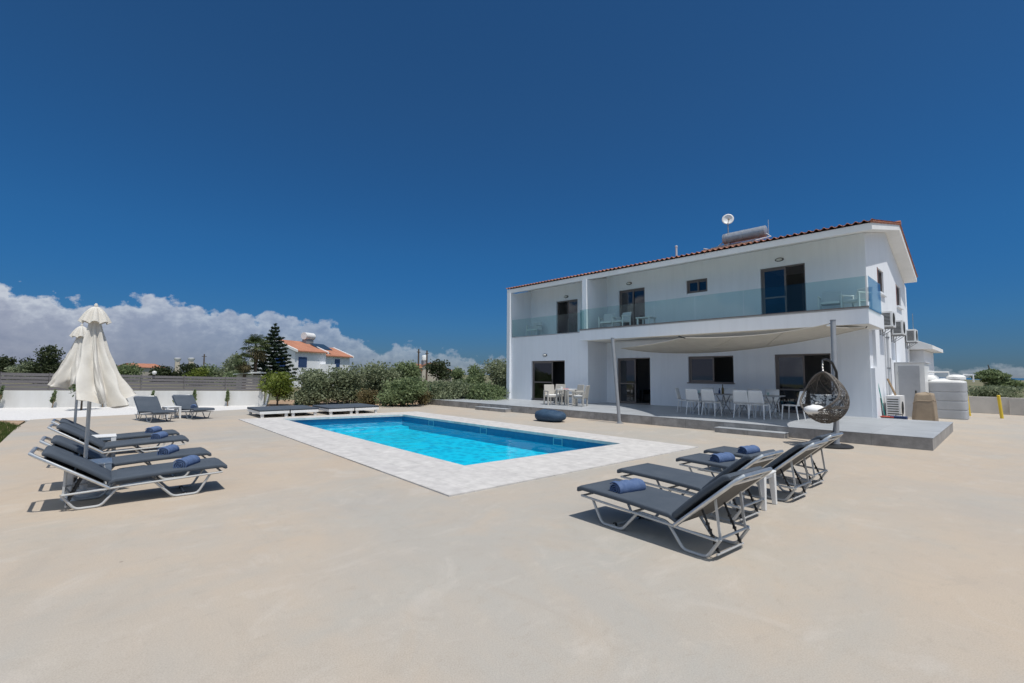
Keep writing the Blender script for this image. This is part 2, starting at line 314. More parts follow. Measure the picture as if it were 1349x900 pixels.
def water():
    m = bpy.data.materials.new('pool water'); m.use_nodes = True; nt = m.node_tree; n = nt.nodes; l = nt.links; n.clear()
    o = n.new('ShaderNodeOutputMaterial'); mx = n.new('ShaderNodeMixShader'); t = n.new('ShaderNodeBsdfTransparent'); g = n.new('ShaderNodeBsdfGlossy')
    t.inputs['Color'].default_value = (.78, .97, .99, 1); g.inputs['Roughness'].default_value = .02
    w = n.new('ShaderNodeLayerWeight'); w.inputs[0].default_value = .5
    p = n.new('ShaderNodeMath'); p.operation = 'POWER'; p.inputs[1].default_value = 7; l.new(w.outputs['Facing'], p.inputs[0])
    a = n.new('ShaderNodeMath'); a.operation = 'MULTIPLY_ADD'; a.use_clamp = True; a.inputs[1].default_value = .55; a.inputs[2].default_value = .015
    l.new(p.outputs[0], a.inputs[0]); l.new(a.outputs[0], mx.inputs[0]); l.new(t.outputs[0], mx.inputs[1]); l.new(g.outputs[0], mx.inputs[2]); l.new(mx.outputs[0], o.inputs[0]); return m
M['water'] = water()

# ------------------------------------------------------------------ mesh helpers
class MB:
    def __init__(s): s.v = []; s.f = []
    def face(s, pts):
        k = len(s.v); s.v += [tuple(p) for p in pts]; s.f.append(tuple(range(k, k+len(pts))))
    def box(s, x0, x1, y0, y1, z0, z1):
        k = len(s.v)
        s.v += [(x0, y0, z0), (x1, y0, z0), (x1, y1, z0), (x0, y1, z0), (x0, y0, z1), (x1, y0, z1), (x1, y1, z1), (x0, y1, z1)]
        s.f += [tuple(k+i for i in q) for q in ((0, 3, 2, 1), (4, 5, 6, 7), (0, 1, 5, 4), (1, 2, 6, 5), (2, 3, 7, 6), (3, 0, 4, 7))]; return s
    def hexa(s, b, t):      # four bottom points, four top points
        k = len(s.v); s.v += [tuple(p) for p in b] + [tuple(p) for p in t]
        s.f += [tuple(k+i for i in q) for q in ((0, 3, 2, 1), (4, 5, 6, 7), (0, 1, 5, 4), (1, 2, 6, 5), (2, 3, 7, 6), (3, 0, 4, 7))]; return s
    def bar(s, p0, p1, w, h, upv=(0, 0, 1)):
        p0 = Vector(p0); p1 = Vector(p1); d = (p1-p0).normalized(); u = Vector(upv)
        if abs(d.dot(u)) > .98: u = Vector((1, 0, 0))
        a = d.cross(u).normalized()*w/2; b = a.cross(d).normalized()*h/2
        s.hexa([p0-a-b, p0+a-b, p0+a+b, p0-a+b], [p1-a-b, p1+a-b, p1+a+b, p1-a+b]); return s
    def prism(s, poly, axis, a, b):    # polygon in the other two axes, extruded along axis
        def P(u, v, w): return {'x': (w, u, v), 'y': (u, w, v), 'z': (u, v, w)}[axis]
        k = len(s.v); n = len(poly)
        s.v += [P(u, v, a) for u, v in poly] + [P(u, v, b) for u, v in poly]
        s.f.append(tuple(range(k, k+n))[::-1]); s.f.append(tuple(range(k+n, k+2*n)))
        for i in range(n): j = (i+1) % n; s.f.append((k+i, k+j, k+n+j, k+n+i))
        return s
    def tube(s, pts, r, seg=8, closed=False, cap=True):
        P = [Vector(p) for p in pts]; n = len(P)
        rr = r if isinstance(r, (list, tuple)) else [r]*n
        T = []
        for i in range(n):
            a = P[(i-1) % n] if (closed or i > 0) else P[i]; b = P[(i+1) % n] if (closed or i < n-1) else P[i]
            T.append((b-a).normalized())
        u = Vector((0, 0, 1)) if abs(T[0].z) < .9 else Vector((1, 0, 0))
        nrm = (u-T[0]*u.dot(T[0])).normalized(); k = len(s.v)
        for i in range(n):
            nrm = nrm-T[i]*nrm.dot(T[i])
            nrm = nrm.normalized() if nrm.length > 1e-6 else T[i].orthogonal().normalized()
            bn = T[i].cross(nrm)
            for j in range(seg):
                an = 2*math.pi*j/seg; s.v.append(tuple(P[i]+(nrm*math.cos(an)+bn*math.sin(an))*rr[i]))
        for i in range(n if closed else n-1):
            i2 = (i+1) % n
            for j in range(seg):
                j2 = (j+1) % seg; s.f.append((k+i*seg+j, k+i*seg+j2, k+i2*seg+j2, k+i2*seg+j))
        if cap and not closed:
            s.f.append(tuple(k+j for j in range(seg))[::-1]); s.f.append(tuple(k+(n-1)*seg+j for j in range(seg)))
        return s
    def lathe(s, prof, seg=20, c=(0, 0, 0), cap=True, fn=None):
        k = len(s.v); n = len(prof)
        for i, (r, z) in enumerate(prof):
            for j in range(seg):
                an = 2*math.pi*j/seg; q = fn(i/(n-1), an) if fn else 1
                s.v.append((c[0]+r*q*math.cos(an), c[1]+r*q*math.sin(an), c[2]+z))
        for i in range(n-1):
            for j in range(seg):
                j2 = (j+1) % seg; s.f.append((k+i*seg+j, k+i*seg+j2, k+(i+1)*seg+j2, k+(i+1)*seg+j))
        if cap: s.f.append(tuple(k+j for j in range(seg))[::-1]); s.f.append(tuple(k+(n-1)*seg+j for j in range(seg)))
        return s
    def grid(s, fn, nu, nv):
        k = len(s.v)
        for i in range(nu+1):
            for j in range(nv+1): s.v.append(tuple(fn(i/nu, j/nv)))
        for i in range(nu):
            for j in range(nv):
                a = k+i*(nv+1)+j; s.f.append((a, a+nv+1, a+nv+2, a+1))
        return s
    def sweep(s, path, w, t, rnd=.35, taper=.5, y0=0):
        # path of (x, z) top-centre points; rounded cross-section w wide (y), t thick; closed soft ends
        n = len(path); k = len(s.v); cs = []
        r = t*rnd
        for (cy, cz, a0) in ((w/2-r, -r, 0), (-w/2+r, -r, 90), (-w/2+r, -t+r, 180), (w/2-r, -t+r, 270)):
            for q in range(4): an = rad(a0+30*q); cs.append((cy+r*math.cos(an), cz+r*math.sin(an)))
        m = len(cs)
        for i, (x, z) in enumerate(path):
            a = path[max(0, i-1)]; b = path[min(n-1, i+1)]; d = Vector((b[0]-a[0], b[1]-a[1])).normalized(); nx, nz = -d.y, d.x
            sc_ = taper if i in (0, n-1) else 1
            for (cy, cz) in cs:
                c2 = -t/2+(cz+t/2)*sc_; cyy = cy*(1-(1-sc_)*.05)
                s.v.append((x+nx*c2, y0+cyy, z+nz*c2))
        for i in range(n-1):
            for j in range(m):
                j2 = (j+1) % m; s.f.append((k+i*m+j, k+(i+1)*m+j, k+(i+1)*m+j2, k+i*m+j2))
        s.f.append(tuple(k+j for j in range(m))); s.f.append(tuple(k+(n-1)*m+j for j in range(m))[::-1])
        return s
    def xf(s, mtx, start=0):
        s.v = s.v[:start]+[tuple(mtx @ Vector(p)) for p in s.v[start:]]; return s
    def build(s, name, m, parent=None, smooth=False, bevel=0, off=None, fix=True):
        v = s.v
        if off is None and parent is not None: off = OFF.get(parent.name)
        if off is not None: v = [(a-off[0], b-off[1], c-off[2]) for a, b, c in v]
        me = bpy.data.meshes.new(name); me.from_pydata(v, [], s.f); me.validate()
        if fix or bevel:
            bm = bmesh.new(); bm.from_mesh(me)
            if bevel:
                bmesh.ops.remove_doubles(bm, verts=bm.verts, dist=1e-5)
                ed = [e for e in bm.edges if len(e.link_faces) == 2 and e.calc_face_angle(0) > .5]
                bmesh.ops.bevel(bm, geom=ed, offset=bevel, segments=2, profile=.6, affect='EDGES', clamp_overlap=True)
            bmesh.ops.recalc_face_normals(bm, faces=bm.faces); bm.to_mesh(me); bm.free()
        if smooth:
            me.polygons.foreach_set('use_smooth', [True]*len(me.polygons))
            if smooth != 'all' and hasattr(me, 'set_sharp_from_angle'): me.set_sharp_from_angle(angle=rad(40))
        me.materials.append(M[m] if isinstance(m, str) else m)
        o = bpy.data.objects.new(name, me); COL.objects.link(o)
        if parent is not None:
            o.parent = parent
            if parent.name in OFF: OFF[o.name] = OFF[parent.name]
        return o
OFF = {}
def tag(o, label, cat, group=None, kind=None):
    if label: o['label'] = label
    if cat: o['category'] = cat
    if group: o['group'] = group
    if kind: o['kind'] = kind
    return o
def thing(name, label, cat, loc=(0, 0, 0), rz=0, group=None):
    o = bpy.data.objects.new(name, None); o.empty_display_size = .1; COL.objects.link(o)
    o.location = loc; o.rotation_euler = (0, 0, rz); return tag(o, label, cat, group)
def hthing(name, label, cat, x, y, z, group=None):          # authored in villa coordinates, origin at (x, y, z)
    o = thing(name, label, cat, hw(x, y, z), PHI, group); OFF[o.name] = (x, y, z); return o
def copy_tree(o, parent=None):
    c = o.copy(); COL.objects.link(c)
    if parent is not None: c.parent = parent
    for ch in list(o.children): copy_tree(ch, c)
    return c
def again(o, label, loc, rz=0, scale=None, group=None):
    c = copy_tree(o); c.location = loc; c.rotation_euler = (0, 0, rz); c['label'] = label
    if scale: c.scale = scale
    if group: c['group'] = group
    return c
def structure(mb, name, m, **kw): return tag(mb.build(name, m, **kw), None, None, kind='structure')
def sheet(outer, hole, z0, z1, name, m):
    """flat ground slab with a hole: top at z1, sides down to z0"""
    loops = [[Vector((p[0], p[1], z1)) for p in outer]] + ([[Vector((p[0], p[1], z1)) for p in hole]] if hole else [])
    mb = MB(); flat = [p for lp in loops for p in lp]; mb.v = [tuple(p) for p in flat]
    for t in tessellate_polygon(loops): mb.f.append(tuple(t))
    for lp in loops:
        for i in range(len(lp)):
            a = lp[i]; b = lp[(i+1) % len(lp)]; mb.face([(a.x, a.y, z1), (b.x, b.y, z1), (b.x, b.y, z0), (a.x, a.y, z0)])
    return structure(mb, name, m)
def wallgrid(u0, u1, v0, v1, holes, place, t):
    """wall with real openings: place(u, v, w) -> point, w from 0 (outside) to t (inside)"""
    us = sorted({u0, u1, *[h[0] for h in holes], *[h[1] for h in holes]}); vs = sorted({v0, v1, *[h[2] for h in holes], *[h[3] for h in holes]})
    def solid(i, j):
        if i < 0 or j < 0 or i >= len(us)-1 or j >= len(vs)-1: return False
        cu = (us[i]+us[i+1])/2; cv = (vs[j]+vs[j+1])/2
        return not any(h[0] < cu < h[1] and h[2] < cv < h[3] for h in holes)
    mb = MB()
    for i in range(len(us)-1):
        for j in range(len(vs)-1):
            if not solid(i, j): continue
            a, b, c, d = us[i], us[i+1], vs[j], vs[j+1]
            for w in (0, t): mb.face([place(a, c, w), place(b, c, w), place(b, d, w), place(a, d, w)])
            for (di, dj, p, q) in ((-1, 0, (a, c), (a, d)), (1, 0, (b, c), (b, d)), (0, -1, (a, c), (b, c)), (0, 1, (a, d), (b, d))):
                if not solid(i+di, j+dj): mb.face([place(*p, 0), place(*q, 0), place(*q, t), place(*p, t)])
    return mb

# ------------------------------------------------------------------ setting: ground, pool, terrace
cop_o = [uz(592, 655), uz(920, 590), Vector((-18.45, 10.55, 0)), uz(314, 553)]
pool_i = [uz(612, 615), uz(818, 585.5), uz(530.7, 546.8), uz(372, 552.5)]
big = [(70, -60), (110, 500), (-9000, 3500), (-9000, -900), (-300, -120)]
sheet(big, cop_o, -1.6, -.09, 'terrain', 'terrain')
mb = MB(); mb.box(-15000, 15000, -15000, 15000, -6, -3.2); structure(mb, 'sea', 'sea')
patio = [(14, -14), (14, 60), (-1.5, 60), hw(-1.3, 33.2)[:2], hw(-6, 34)[:2], hw(-21.9, 30)[:2], hw(-22.6, 13.6)[:2], uz(560, 533)[:2], (-23.6, 9.6), (-24.3, 7.2), uz(348, 537.5)[:2], uz(310, 540)[:2], uz(178, 546)[:2],
         uz(73, 551)[:2], uz(40, 553)[:2], uz(22, 563)[:2], uz(0, 584)[:2], (-13.2, -2.4), (-9, -4.2), (-6, -14)]
sheet(patio, cop_o, -.085, 0, 'patio', 'concrete')
gr_l = [uz(560, 533)[:2], (-23.6, 9.6), (-24.3, 7.2), uz(348, 537.5)[:2], uz(310, 540)[:2], uz(178, 546)[:2], uz(73, 551)[:2], uz(40, 553)[:2]]
wA, wB = Vector((-34.4, -8.5, 0)), Vector((-27.06, 6.49, 0))
gravel = [(-27.0, 6.6), uz(348, 537.5)[:2], uz(310, 540)[:2], uz(178, 546)[:2], uz(73, 551)[:2], uz(40, 553)[:2], (-24.0, -2.6), (-26, -9), (-34.6, -8.6)]
gr = [(p[0], p[1]) for p in gravel]
# keep a hair's gap from the patio edge by lying lower than it
sheet(gr, None, -.08, -.02, 'gravel_bed', 'gravel')
sheet([(-27.0, 6.62), (-24.75, 5.98), (-24.3, 7.2), (-23.6, 9.6), (-22.7, 13.4), (-22.5, 22), (-31, 22), (-32, 8)], None, -.08, -.03, 'soil_bed', 'soil')
sheet([(-15.9, -1.75), (-20.6, -1.9), (-23.5, -1.9), (-24.0, -2.6), (-26, -9), (-9, -9), (-9, -4.3), (-13.1, -2.5)], None, -.08, -.035, 'lawn_soil', 'soil')
# pool: coping slab, basin, water
mb = MB()
CZ = .022
for i in range(4):
    j = (i+1) % 4; a, b, c, d = cop_o[i], cop_o[j], pool_i[j], pool_i[i]
    mb.face([(a.x, a.y, CZ), (b.x, b.y, CZ), (c.x, c.y, CZ), (d.x, d.y, CZ)])
    mb.face([(a.x, a.y, -.08), (b.x, b.y, -.08), (b.x, b.y, CZ), (a.x, a.y, CZ)])
    mb.face([(d.x, d.y, -.05), (c.x, c.y, -.05), (c.x, c.y, CZ), (d.x, d.y, CZ)])
structure(mb, 'pool_coping', 'coping')
ctr = sum(pool_i, Vector())/4
def inset(p, e): return p+(p-ctr).normalized()*e
pw = [inset(p, .05) for p in pool_i]; WZ = -.17
band = MB(); low = MB(); side = MB()
for i in range(4):
    j = (i+1) % 4; a, b = pw[i], pw[j]
    band.face([(a.x, a.y, -.05), (b.x, b.y, -.05), (b.x, b.y, -.27), (a.x, a.y, -.27)])
    side.face([(a.x, a.y, -.27), (b.x, b.y, -.27), (b.x, b.y, -.6), (a.x, a.y, -.6)])
    c = pool_i[j]; d = pool_i[i]
    band.face([(d.x, d.y, -.05), (c.x, c.y, -.05), (b.x, b.y, -.05), (a.x, a.y, -.05)])
structure(band, 'pool_tile_band', 'poolband', fix=False); structure(side, 'pool_wall', 'poolwall', fix=False)
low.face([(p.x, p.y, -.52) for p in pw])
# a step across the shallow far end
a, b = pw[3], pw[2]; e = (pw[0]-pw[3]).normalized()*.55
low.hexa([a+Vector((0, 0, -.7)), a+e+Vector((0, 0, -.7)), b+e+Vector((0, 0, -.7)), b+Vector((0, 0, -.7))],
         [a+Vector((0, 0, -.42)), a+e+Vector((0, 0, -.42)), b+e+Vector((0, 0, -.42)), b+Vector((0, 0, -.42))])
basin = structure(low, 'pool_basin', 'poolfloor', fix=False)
wr = random.Random(3); waves = [(wr.uniform(0, 6.3), 2*math.pi/wr.choice((.22, .3, .4, .55, .8)), wr.uniform(0, 6.3), wr.uniform(.5, 1)) for _ in range(16)]
def wsurf(u, v):
    p = pw[0].lerp(pw[3], u).lerp(pw[1].lerp(pw[2], u), v); h_ = 0
    for a_, k_, p_, q_ in waves: h_ += q_/k_*math.sin(k_*(p.x*math.cos(a_)+p.y*math.sin(a_))+p_+.8*math.sin(p.x*1.3+p.y*.9))
    return (p.x, p.y, WZ+h_*.016)
mb = MB().grid(wsurf, 190, 80); wob = tag(mb.build('pool_water', 'water', smooth='all'), None, None, kind='structure')
far_n = (pw[2]-pw[1]).normalized()
for k, (px, lab) in enumerate(((568, 'farthest'), (637, 'middle'), (735, 'nearest'))):
    # skimmer mouths set into the long far wall
    A, B = pw[1], pw[2]; n_ = Vector((far_n.y, -far_n.x, 0));  n_ = n_ if n_.dot(ctr-A) > 0 else -n_
    r_ = ray(px, 565); hit = None
    den = r_.x*far_n.y-r_.y*far_n.x; tt = ((A.x-EYE.x)*far_n.y-(A.y-EYE.y)*far_n.x)/den; hit = EYE+r_*tt
    sk = thing('pool_skimmer', {'farthest': 'white framed skimmer opening in the far pool wall, nearest the far left pool corner', 'middle': 'white framed skimmer opening halfway along the far pool wall', 'nearest': 'white framed skimmer opening in the far pool wall, nearest the right pool corner'}[lab], 'skimmer', (hit.x, hit.y, WZ+.0), math.atan2(far_n.y, far_n.x), 'skimmers in the pool wall')
    sgn = 1 if Matrix.Rotation(sk.rotation_euler.z, 3, 'Z') @ Vector((0, 1, 0)) @ n_ > 0 else -1
    f_ = MB()
    def bx(x0, x1, z0, z1, d0, d1, q=f_): q.box(x0, x1, *sorted((sgn*d0, sgn*d1)), z0, z1)
    bx(-.17, -.145, -.1, .11, .002, .012); bx(.145, .17, -.1, .11, .002, .012); bx(-.145, .145, .085, .11, .002, .012); bx(-.145, .145, -.1, -.08, .002, .012)
    f_.build('frame', 'skimmer', sk); q = MB(); q.box(-.144, .144, *sorted((sgn*.003, sgn*.006)), -.079, .084); q.build('flap', 'poolband', sk)

# terrace in villa coordinates
TZ, TY, TX0, TX1 = .292, 14.48, -22.1, -1.25
WY, WX0, WX1, WB = 20.07, -19.85, -3.25, 29.6            # villa walls
ter = hthing('terrace', None, None, -12, TY, 0); ter['kind'] = 'structure'
mb = MB(); mb.box(TX0+.012, TX1-.012, TY+.012, WY+6-5.9, 0, TZ-.022); mb.build('terrace_riser', 'riser', ter)
mb = MB(); mb.box(TX0, TX1, TY, WY+.1, TZ-.02, TZ); mb.build('terrace_floor', 'tile', ter, bevel=.004)
for k, (x0, x1) in enumerate(((-6.12, -4.22), (-17.5, -15.35))):
    st = hthing('terrace_step', None, None, (x0+x1)/2, TY, 0); st['kind'] = 'structure'
    mb = MB(); mb.box(x0+.01, x1-.01, TY-.34, TY+.01, 0, .124); mb.build('step_riser', 'riser', st)
    mb = MB(); mb.box(x0, x1, TY-.35, TY+.008, .126, .146); mb.build('step_tread', 'tile', st, bevel=.004)

# ------------------------------------------------------------------ villa
V = hthing('villa', 'large white two storey villa with terracotta roof edge and glass balconies beside the pool', 'house', -11.5, 20, 0)
D1 = (-13.52, -11.68, TZ, 2.53); WIN = (-9.80, -7.83, 1.38, 2.53); D2 = (-6.27, -4.40, TZ, 2.53)
U1 = (-13.39, -11.92, 3.82, 5.95); SW = (-9.81, -8.85, 5.36, 5.96); U2 = (-6.69, -5.11, 3.82, 5.99); UL = (-17.57, -16.04, 3.82, 5.85)
BD = (-18.02, -15.63, TZ, 2.42)
BY = 18.5; FL = 3.82
top_f = 6.74
fr = wallgrid(WX0, WX1, 0, top_f, [D1, WIN, D2, U1, SW, U2, UL], lambda u, v, w: (u, WY+w, v), .25)
fr.build('facade_wall', 'white', V)
RX = -14.15
wallgrid(WX0, RX, 0, 3.6, [BD], lambda u, v, w: (u, BY+w, v), .22).build('bay_wall', 'white', V)
mb = MB(); mb.box(RX-.25, RX-.001, BY+.222, WY-.002, 0, 3.6); mb.build('bay_return_wall', 'white', V)
mb = MB(); mb.box(WX0+.004, RX-.003, BY+.004, WY-.003, 3.602, FL-.03); mb.build('loggia_floor', 'white', V)
mb = MB(); mb.box(WX0+.3, RX-.3, BY-.02, BY+.16, FL-.028, FL+.012); mb.build('loggia_sill', 'tile', V)
# gable walls: rectangular part with openings, then the pentagon on top
E_Y0, E_Y1, RDG = 18.45, 29.1, 24.4                       # eaves and ridge
def roof_z(y): return 6.40+.215*(y-E_Y0) if y <= RDG else 6.40+.215*(RDG-E_Y0)-.315*(y-RDG)
sidewin = [(22.2, 23.45, 4.92, 5.86), (26.5, 27.75, 4.84, 5.8), (23.5, 24.3, 1.0, 2.45), (20.62, 21.25, 2.05, 3.42)]
gz = 6.0
wallgrid(WY+.252, WB, 0, gz, sidewin, lambda u, v, w: (WX1-w, u, v), .25).build('gable_wall', 'white', V)
poly = [(WY+.252, gz), (WB, gz), (WB, max(gz+.01, roof_z(WB)-.01)), (RDG, roof_z(RDG)-.01), (WY+.252, roof_z(WY+.252)-.01)]
MB().prism(poly, 'x', WX1-.25, WX1).build('gable_top', 'white', V)
wallgrid(WY+.252, WB, 0, gz, [], lambda u, v, w: (WX0+w, u, v), .25).build('end_wall', 'white', V)
MB().prism(poly, 'x', WX0, WX0+.25).build('gable_top', 'white', V)
mb = MB(); mb.box(WX0+.252, WX1-.252, WB-.25, WB, 0, gz); mb.build('back_wall', 'white', V)
# fins that frame the loggia
FIN0 = BY-.17
for x0, x1 in ((WX0, WX0+.24), (-14.36, -14.1)):
    mb = MB(); mb.prism([(FIN0, 3.62 if x0 > -19 else 3.602), (WY-.002, 3.62 if x0 > -19 else 3.602), (WY-.002, 6.71), (BY+.3, 6.40), (FIN0, 6.40)], 'x', x0, x1) if x0 > -19 else mb.prism([(FIN0, 0), (BY-.002, 0), (BY-.002, 3.601), (WY-.002, 3.601), (WY-.002, 6.71), (BY+.3, 6.40), (FIN0, 6.40)], 'x', x0-.003, x1)
    mb.build('fin_wall', 'white', V)
mb = MB(); mb.box(WX0-.001, WX0+.25, BY+.224, WY-.003, 0, 3.598); mb.build('bay_side_wall', 'white', V)
# balcony slab with thin grey tile on it
SY, SX1 = 18.02, -2.9
mb = MB(); mb.box(-14.098, SX1, SY, WY-.002, 3.34, FL-.001); mb.box(-14.28, -14.099, SY, FIN0-.003, 3.34, FL-.001); mb.build('balcony_slab', 'white', V)
mb = MB(); mb.box(-14.09, SX1-.02, SY+.02, WY-.003, 3.332, 3.338); mb.build('balcony_soffit', 'soffit', V)
mb = MB(); mb.box(-14.26, SX1+.015, SY-.02, FIN0-.004, FL, FL+.045); mb.box(-14.095, SX1+.015, FIN0-.0035, WY-.003, FL, FL+.045); mb.build('balcony_floor', 'frame' if False else 'tile', V)
mb = MB(); mb.box(WX1+.002, SX1, WY-.001, WY+.55, 3.34, FL-.002); mb.build('slab_end', 'white', V)
# pier at the front corner
mb = MB(); mb.box(WX1+.002, WX1+.12, WY+.02, WY+.5, TZ, 1.98); mb.build('corner_pier', 'white', V)
mb = MB(); mb.box(WX1-.22, WX1-.16, 20.62, 21.25, 2.05, 3.42); mb.build('slit_shade', 'greymetal', V)  # grey sheet whose colour stands in for the shade inside this gap
# roof: white sloping slab (soffit, fascia, verge) and corrugated tile skin
RX0, RX1 = WX0-.14, -2.78
mb = MB(); th = .225
prof_ = [(E_Y0, roof_z(E_Y0)), (RDG, roof_z(RDG)), (E_Y1, roof_z(E_Y1)), (E_Y1, roof_z(E_Y1)+th), (RDG, roof_z(RDG)+th), (E_Y0, roof_z(E_Y0)+th)]
roof = mb.prism(prof_, 'x', RX0, RX1).build('roof', 'roofwhite', V)
mb = MB(); sf = [(E_Y0+.05, roof_z(E_Y0+.05)-.004), (RDG, roof_z(RDG)-.004), (E_Y1-.05, roof_z(E_Y1-.05)-.004), (E_Y1-.05, roof_z(E_Y1-.05)+.0), (RDG, roof_z(RDG)), (E_Y0+.05, roof_z(E_Y0+.05))]
mb = MB(); ncol = 78; pitch = (RX1-RX0+.06)/ncol; ns = 8
def tiles(y0, y1, rows):
    m_ = MB(); cols = ncol*ns
    for r_ in range(rows):
        ya = y0+(y1-y0)*r_/rows; yb = y0+(y1-y0)*(r_+1.12)/rows; k = len(m_.v)
        for (yy, lift) in ((ya, .030), (yb, .0)):
            for c in range(cols+1):
                x = RX0-.03+pitch*c/ns; ph = 2*math.pi*c/ns
                jit = .006*math.sin(c//ns*12.9+r_*7.1)
                yq = min(max(yy+ (jit if lift else 0), min(y0, y1)-.05), RDG if y0 < RDG else 99)
                m_.v.append((x, yq, roof_z(min(max(yq, E_Y0), E_Y1))+th+.035+lift+.045*math.cos(ph)*(1 if math.cos(ph) > 0 else .55)))
        for c in range(cols): m_.f.append((k+c, k+c+1, k+cols+2+c, k+cols+1+c))
        if r_ == 0:   # thickness of the eave tiles
            k2 = len(m_.v)
            for c in range(cols+1): x, y, z = m_.v[k+c]; m_.v.append((x, y+.002, z-.022))
            for c in range(cols): m_.f.append((k+c, k2+c, k2+c+1, k+c+1))
    return m_
tl = tiles(E_Y0-.07, RDG, 16); tl.build('roof_tiles', 'terracotta', roof, smooth='all', fix=False)
tl = tiles(E_Y1+.07, RDG, 13); tl.build('roof_tiles', 'terracotta', roof, smooth='all', fix=False)
mb = MB(); mb.tube([(RX0-.05, RDG, roof_z(RDG)+th+.07), (RX1+.05, RDG, roof_z(RDG)+th+.07)], .1, 10); mb.build('ridge_tiles', 'terracotta', roof, smooth=True)
mb = MB()
for (a, b) in ((E_Y0-.04, RDG), (RDG, E_Y1+.04)):
    n_ = 16
    for i in range(n_):
        ya = a+(b-a)*i/n_; yb = a+(b-a)*(i+1.05)/n_; up_ = .012*(i % 2)
        mb.tube([(RX1+.005, ya, roof_z(ya)+th+.03+up_), (RX1+.005, yb, roof_z(min(yb, E_Y1))+th+.025)], [.042, .036], 8)
mb.build('verge_tiles', 'terracotta', roof, smooth=True)
# interior floors so that rooms stay dark and solid
mb = MB(); mb.box(WX0+.26, WX1-.26, WY+.26, WB-.26, .03, TZ-.006); mb.build('ground_floor', 'inside', V)
mb = MB(); mb.box(WX0+.26, WX1-.26, WY+.26, WB-.26, 3.4, FL-.006); mb.build('upper_floor', 'inside', V)
mb = MB(); mb.box(WX0+.26, WX1-.26, 24.2, 24.3, TZ, 3.39); mb.box(WX0+.26, WX1-.26, 24.2, 24.3, FL, 6.4)
for x in (-15, -10.6, -7.3): mb.box(x, x+.1, WY+.26, 24.19, TZ, 3.39); mb.box(x-.02, x+.08, WY+.26, 24.19, FL, 6.4)
mb.build('partition_wall', 'inside', V)
mb = MB(); mb.box(WX0+.252, RX-.252, BY+.224, WY-.003, .03, TZ-.006); mb.build('bay_floor', 'inside', V)
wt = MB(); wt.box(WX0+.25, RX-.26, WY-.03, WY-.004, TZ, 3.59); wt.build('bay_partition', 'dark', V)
def framed(name, x0, x1, z0, z1, y, leaf, kind='door', split=.5, rail=None, recess=.09):
    """sliding door or window in a front-facing wall: outer frame, one glazed leaf, the other half open"""
    f = MB(); w = .055; yf, yb = y+recess, y+recess+.09
    f.box(x0, x0+w, yf, yb, z0, z1); f.box(x1-w, x1, yf, yb, z0, z1); f.box(x0+w, x1-w, yf, yb, z1-w, z1); f.box(x0+w, x1-w, yf, yb, z0, z0+.04)
    d = f.build(name, 'frame', V, bevel=.004)
    xm = x0+(x1-x0)*split
    sides = {'l': [(x0+w, xm+.03)], 'r': [(xm-.03, x1-w)], 'lr': [(x0+w, xm+.03), (xm-.03, x1-w)]}[leaf]
    for i, (a, b) in enumerate(sides):
        l = MB(); yl = yf+.02+.035*i; s = .065
        l.box(a, a+s, yl, yl+.03, z0+.042, z1-w-.002); l.box(b-s, b, yl, yl+.03, z0+.042, z1-w-.002)
        l.box(a+s, b-s, yl, yl+.03, z1-w-s, z1-w-.002); l.box(a+s, b-s, yl, yl+.03, z0+.042, z0+.042+s)
        if rail: l.box(a+s, b-s, yl+.002, yl+.028, z0+rail, z0+rail+.06)
        lo = l.build('leaf_frame', 'frame', d); lo['label'] = 'taupe aluminium sliding leaf frame'
        p = MB(); p.box(a+s, b-s, yl+.012, yl+.018, z0+.042+s, z1-w-s); p.build('pane', 'glazing', d)
    if kind == 'door':
        h = MB(); xh = (xm-.005) if leaf != 'r' else xm+.0; h.bar((xh, yf+.005, z0+.95), (xh, yf+.005, z0+1.15), .02, .02); h.build('handle', 'darkmetal', d)
    return d
framed('sliding_door', *D1[:2], *D1[2:], WY, 'l', split=.52, rail=.95)
framed('sliding_door', *D2[:2], *D2[2:], WY, 'l', split=.52, rail=.85)
framed('sliding_door', *BD[:2], *BD[2:], BY, 'l', split=.60, rail=.95)
framed('sliding_door', *U1[:2], FL+.045, U1[3], WY, 'lr', split=.52)
framed('sliding_door', *U2[:2], FL+.045, U2[3], WY, 'l', split=.55, rail=.9)
framed('sliding_door', *UL[:2], FL+.045, UL[3], WY, 'r', split=.5)
framed('window', *WIN[:2], *WIN[2:], WY, 'l', 'window', split=.55)
framed('window', *SW[:2], *SW[2:], WY, 'lr', 'window', split=.52)
mb = MB(); mb.box(WIN[0]-.05, WIN[1]+.05, WY-.05, WY+.06, WIN[2]-.04, WIN[2]-.001); mb.build('window_sill', 'frame', V, bevel=.005)
def sidewindow(y0, y1, z0, z1):
    f = MB(); w = .06; x1 = WX1-.05; x0 = x1-.09
    f.box(x0, x1, y0, y0+w, z0, z1); f.box(x0, x1, y1-w, y1, z0, z1); f.box(x0, x1, y0+w, y1-w, z1-w, z1); f.box(x0, x1, y0+w, y1-w, z0, z0+w); f.box(x0, x1, (y0+y1)/2-.03, (y0+y1)/2+.03, z0+w, z1-w)
    d = f.build('window', 'frame', V); p = MB(); p.box(x0+.03, x0+.036, y0+w, y1-w, z0+w, z1-w); p.build('pane', 'glazing', d)
    s = MB(); s.box(WX1-.02, WX1+.09, y0-.08, y1+.08, z0-.075, z0-.002); s.build('window_sill', 'white', d, bevel=.008)
    s = MB(); s.box(WX1-.01, WX1+.015, y0-.05, y0-.001, z0, z1); s.build('window_jamb', 'shutter', d)
for q in sidewin[:3]: sidewindow(*q)
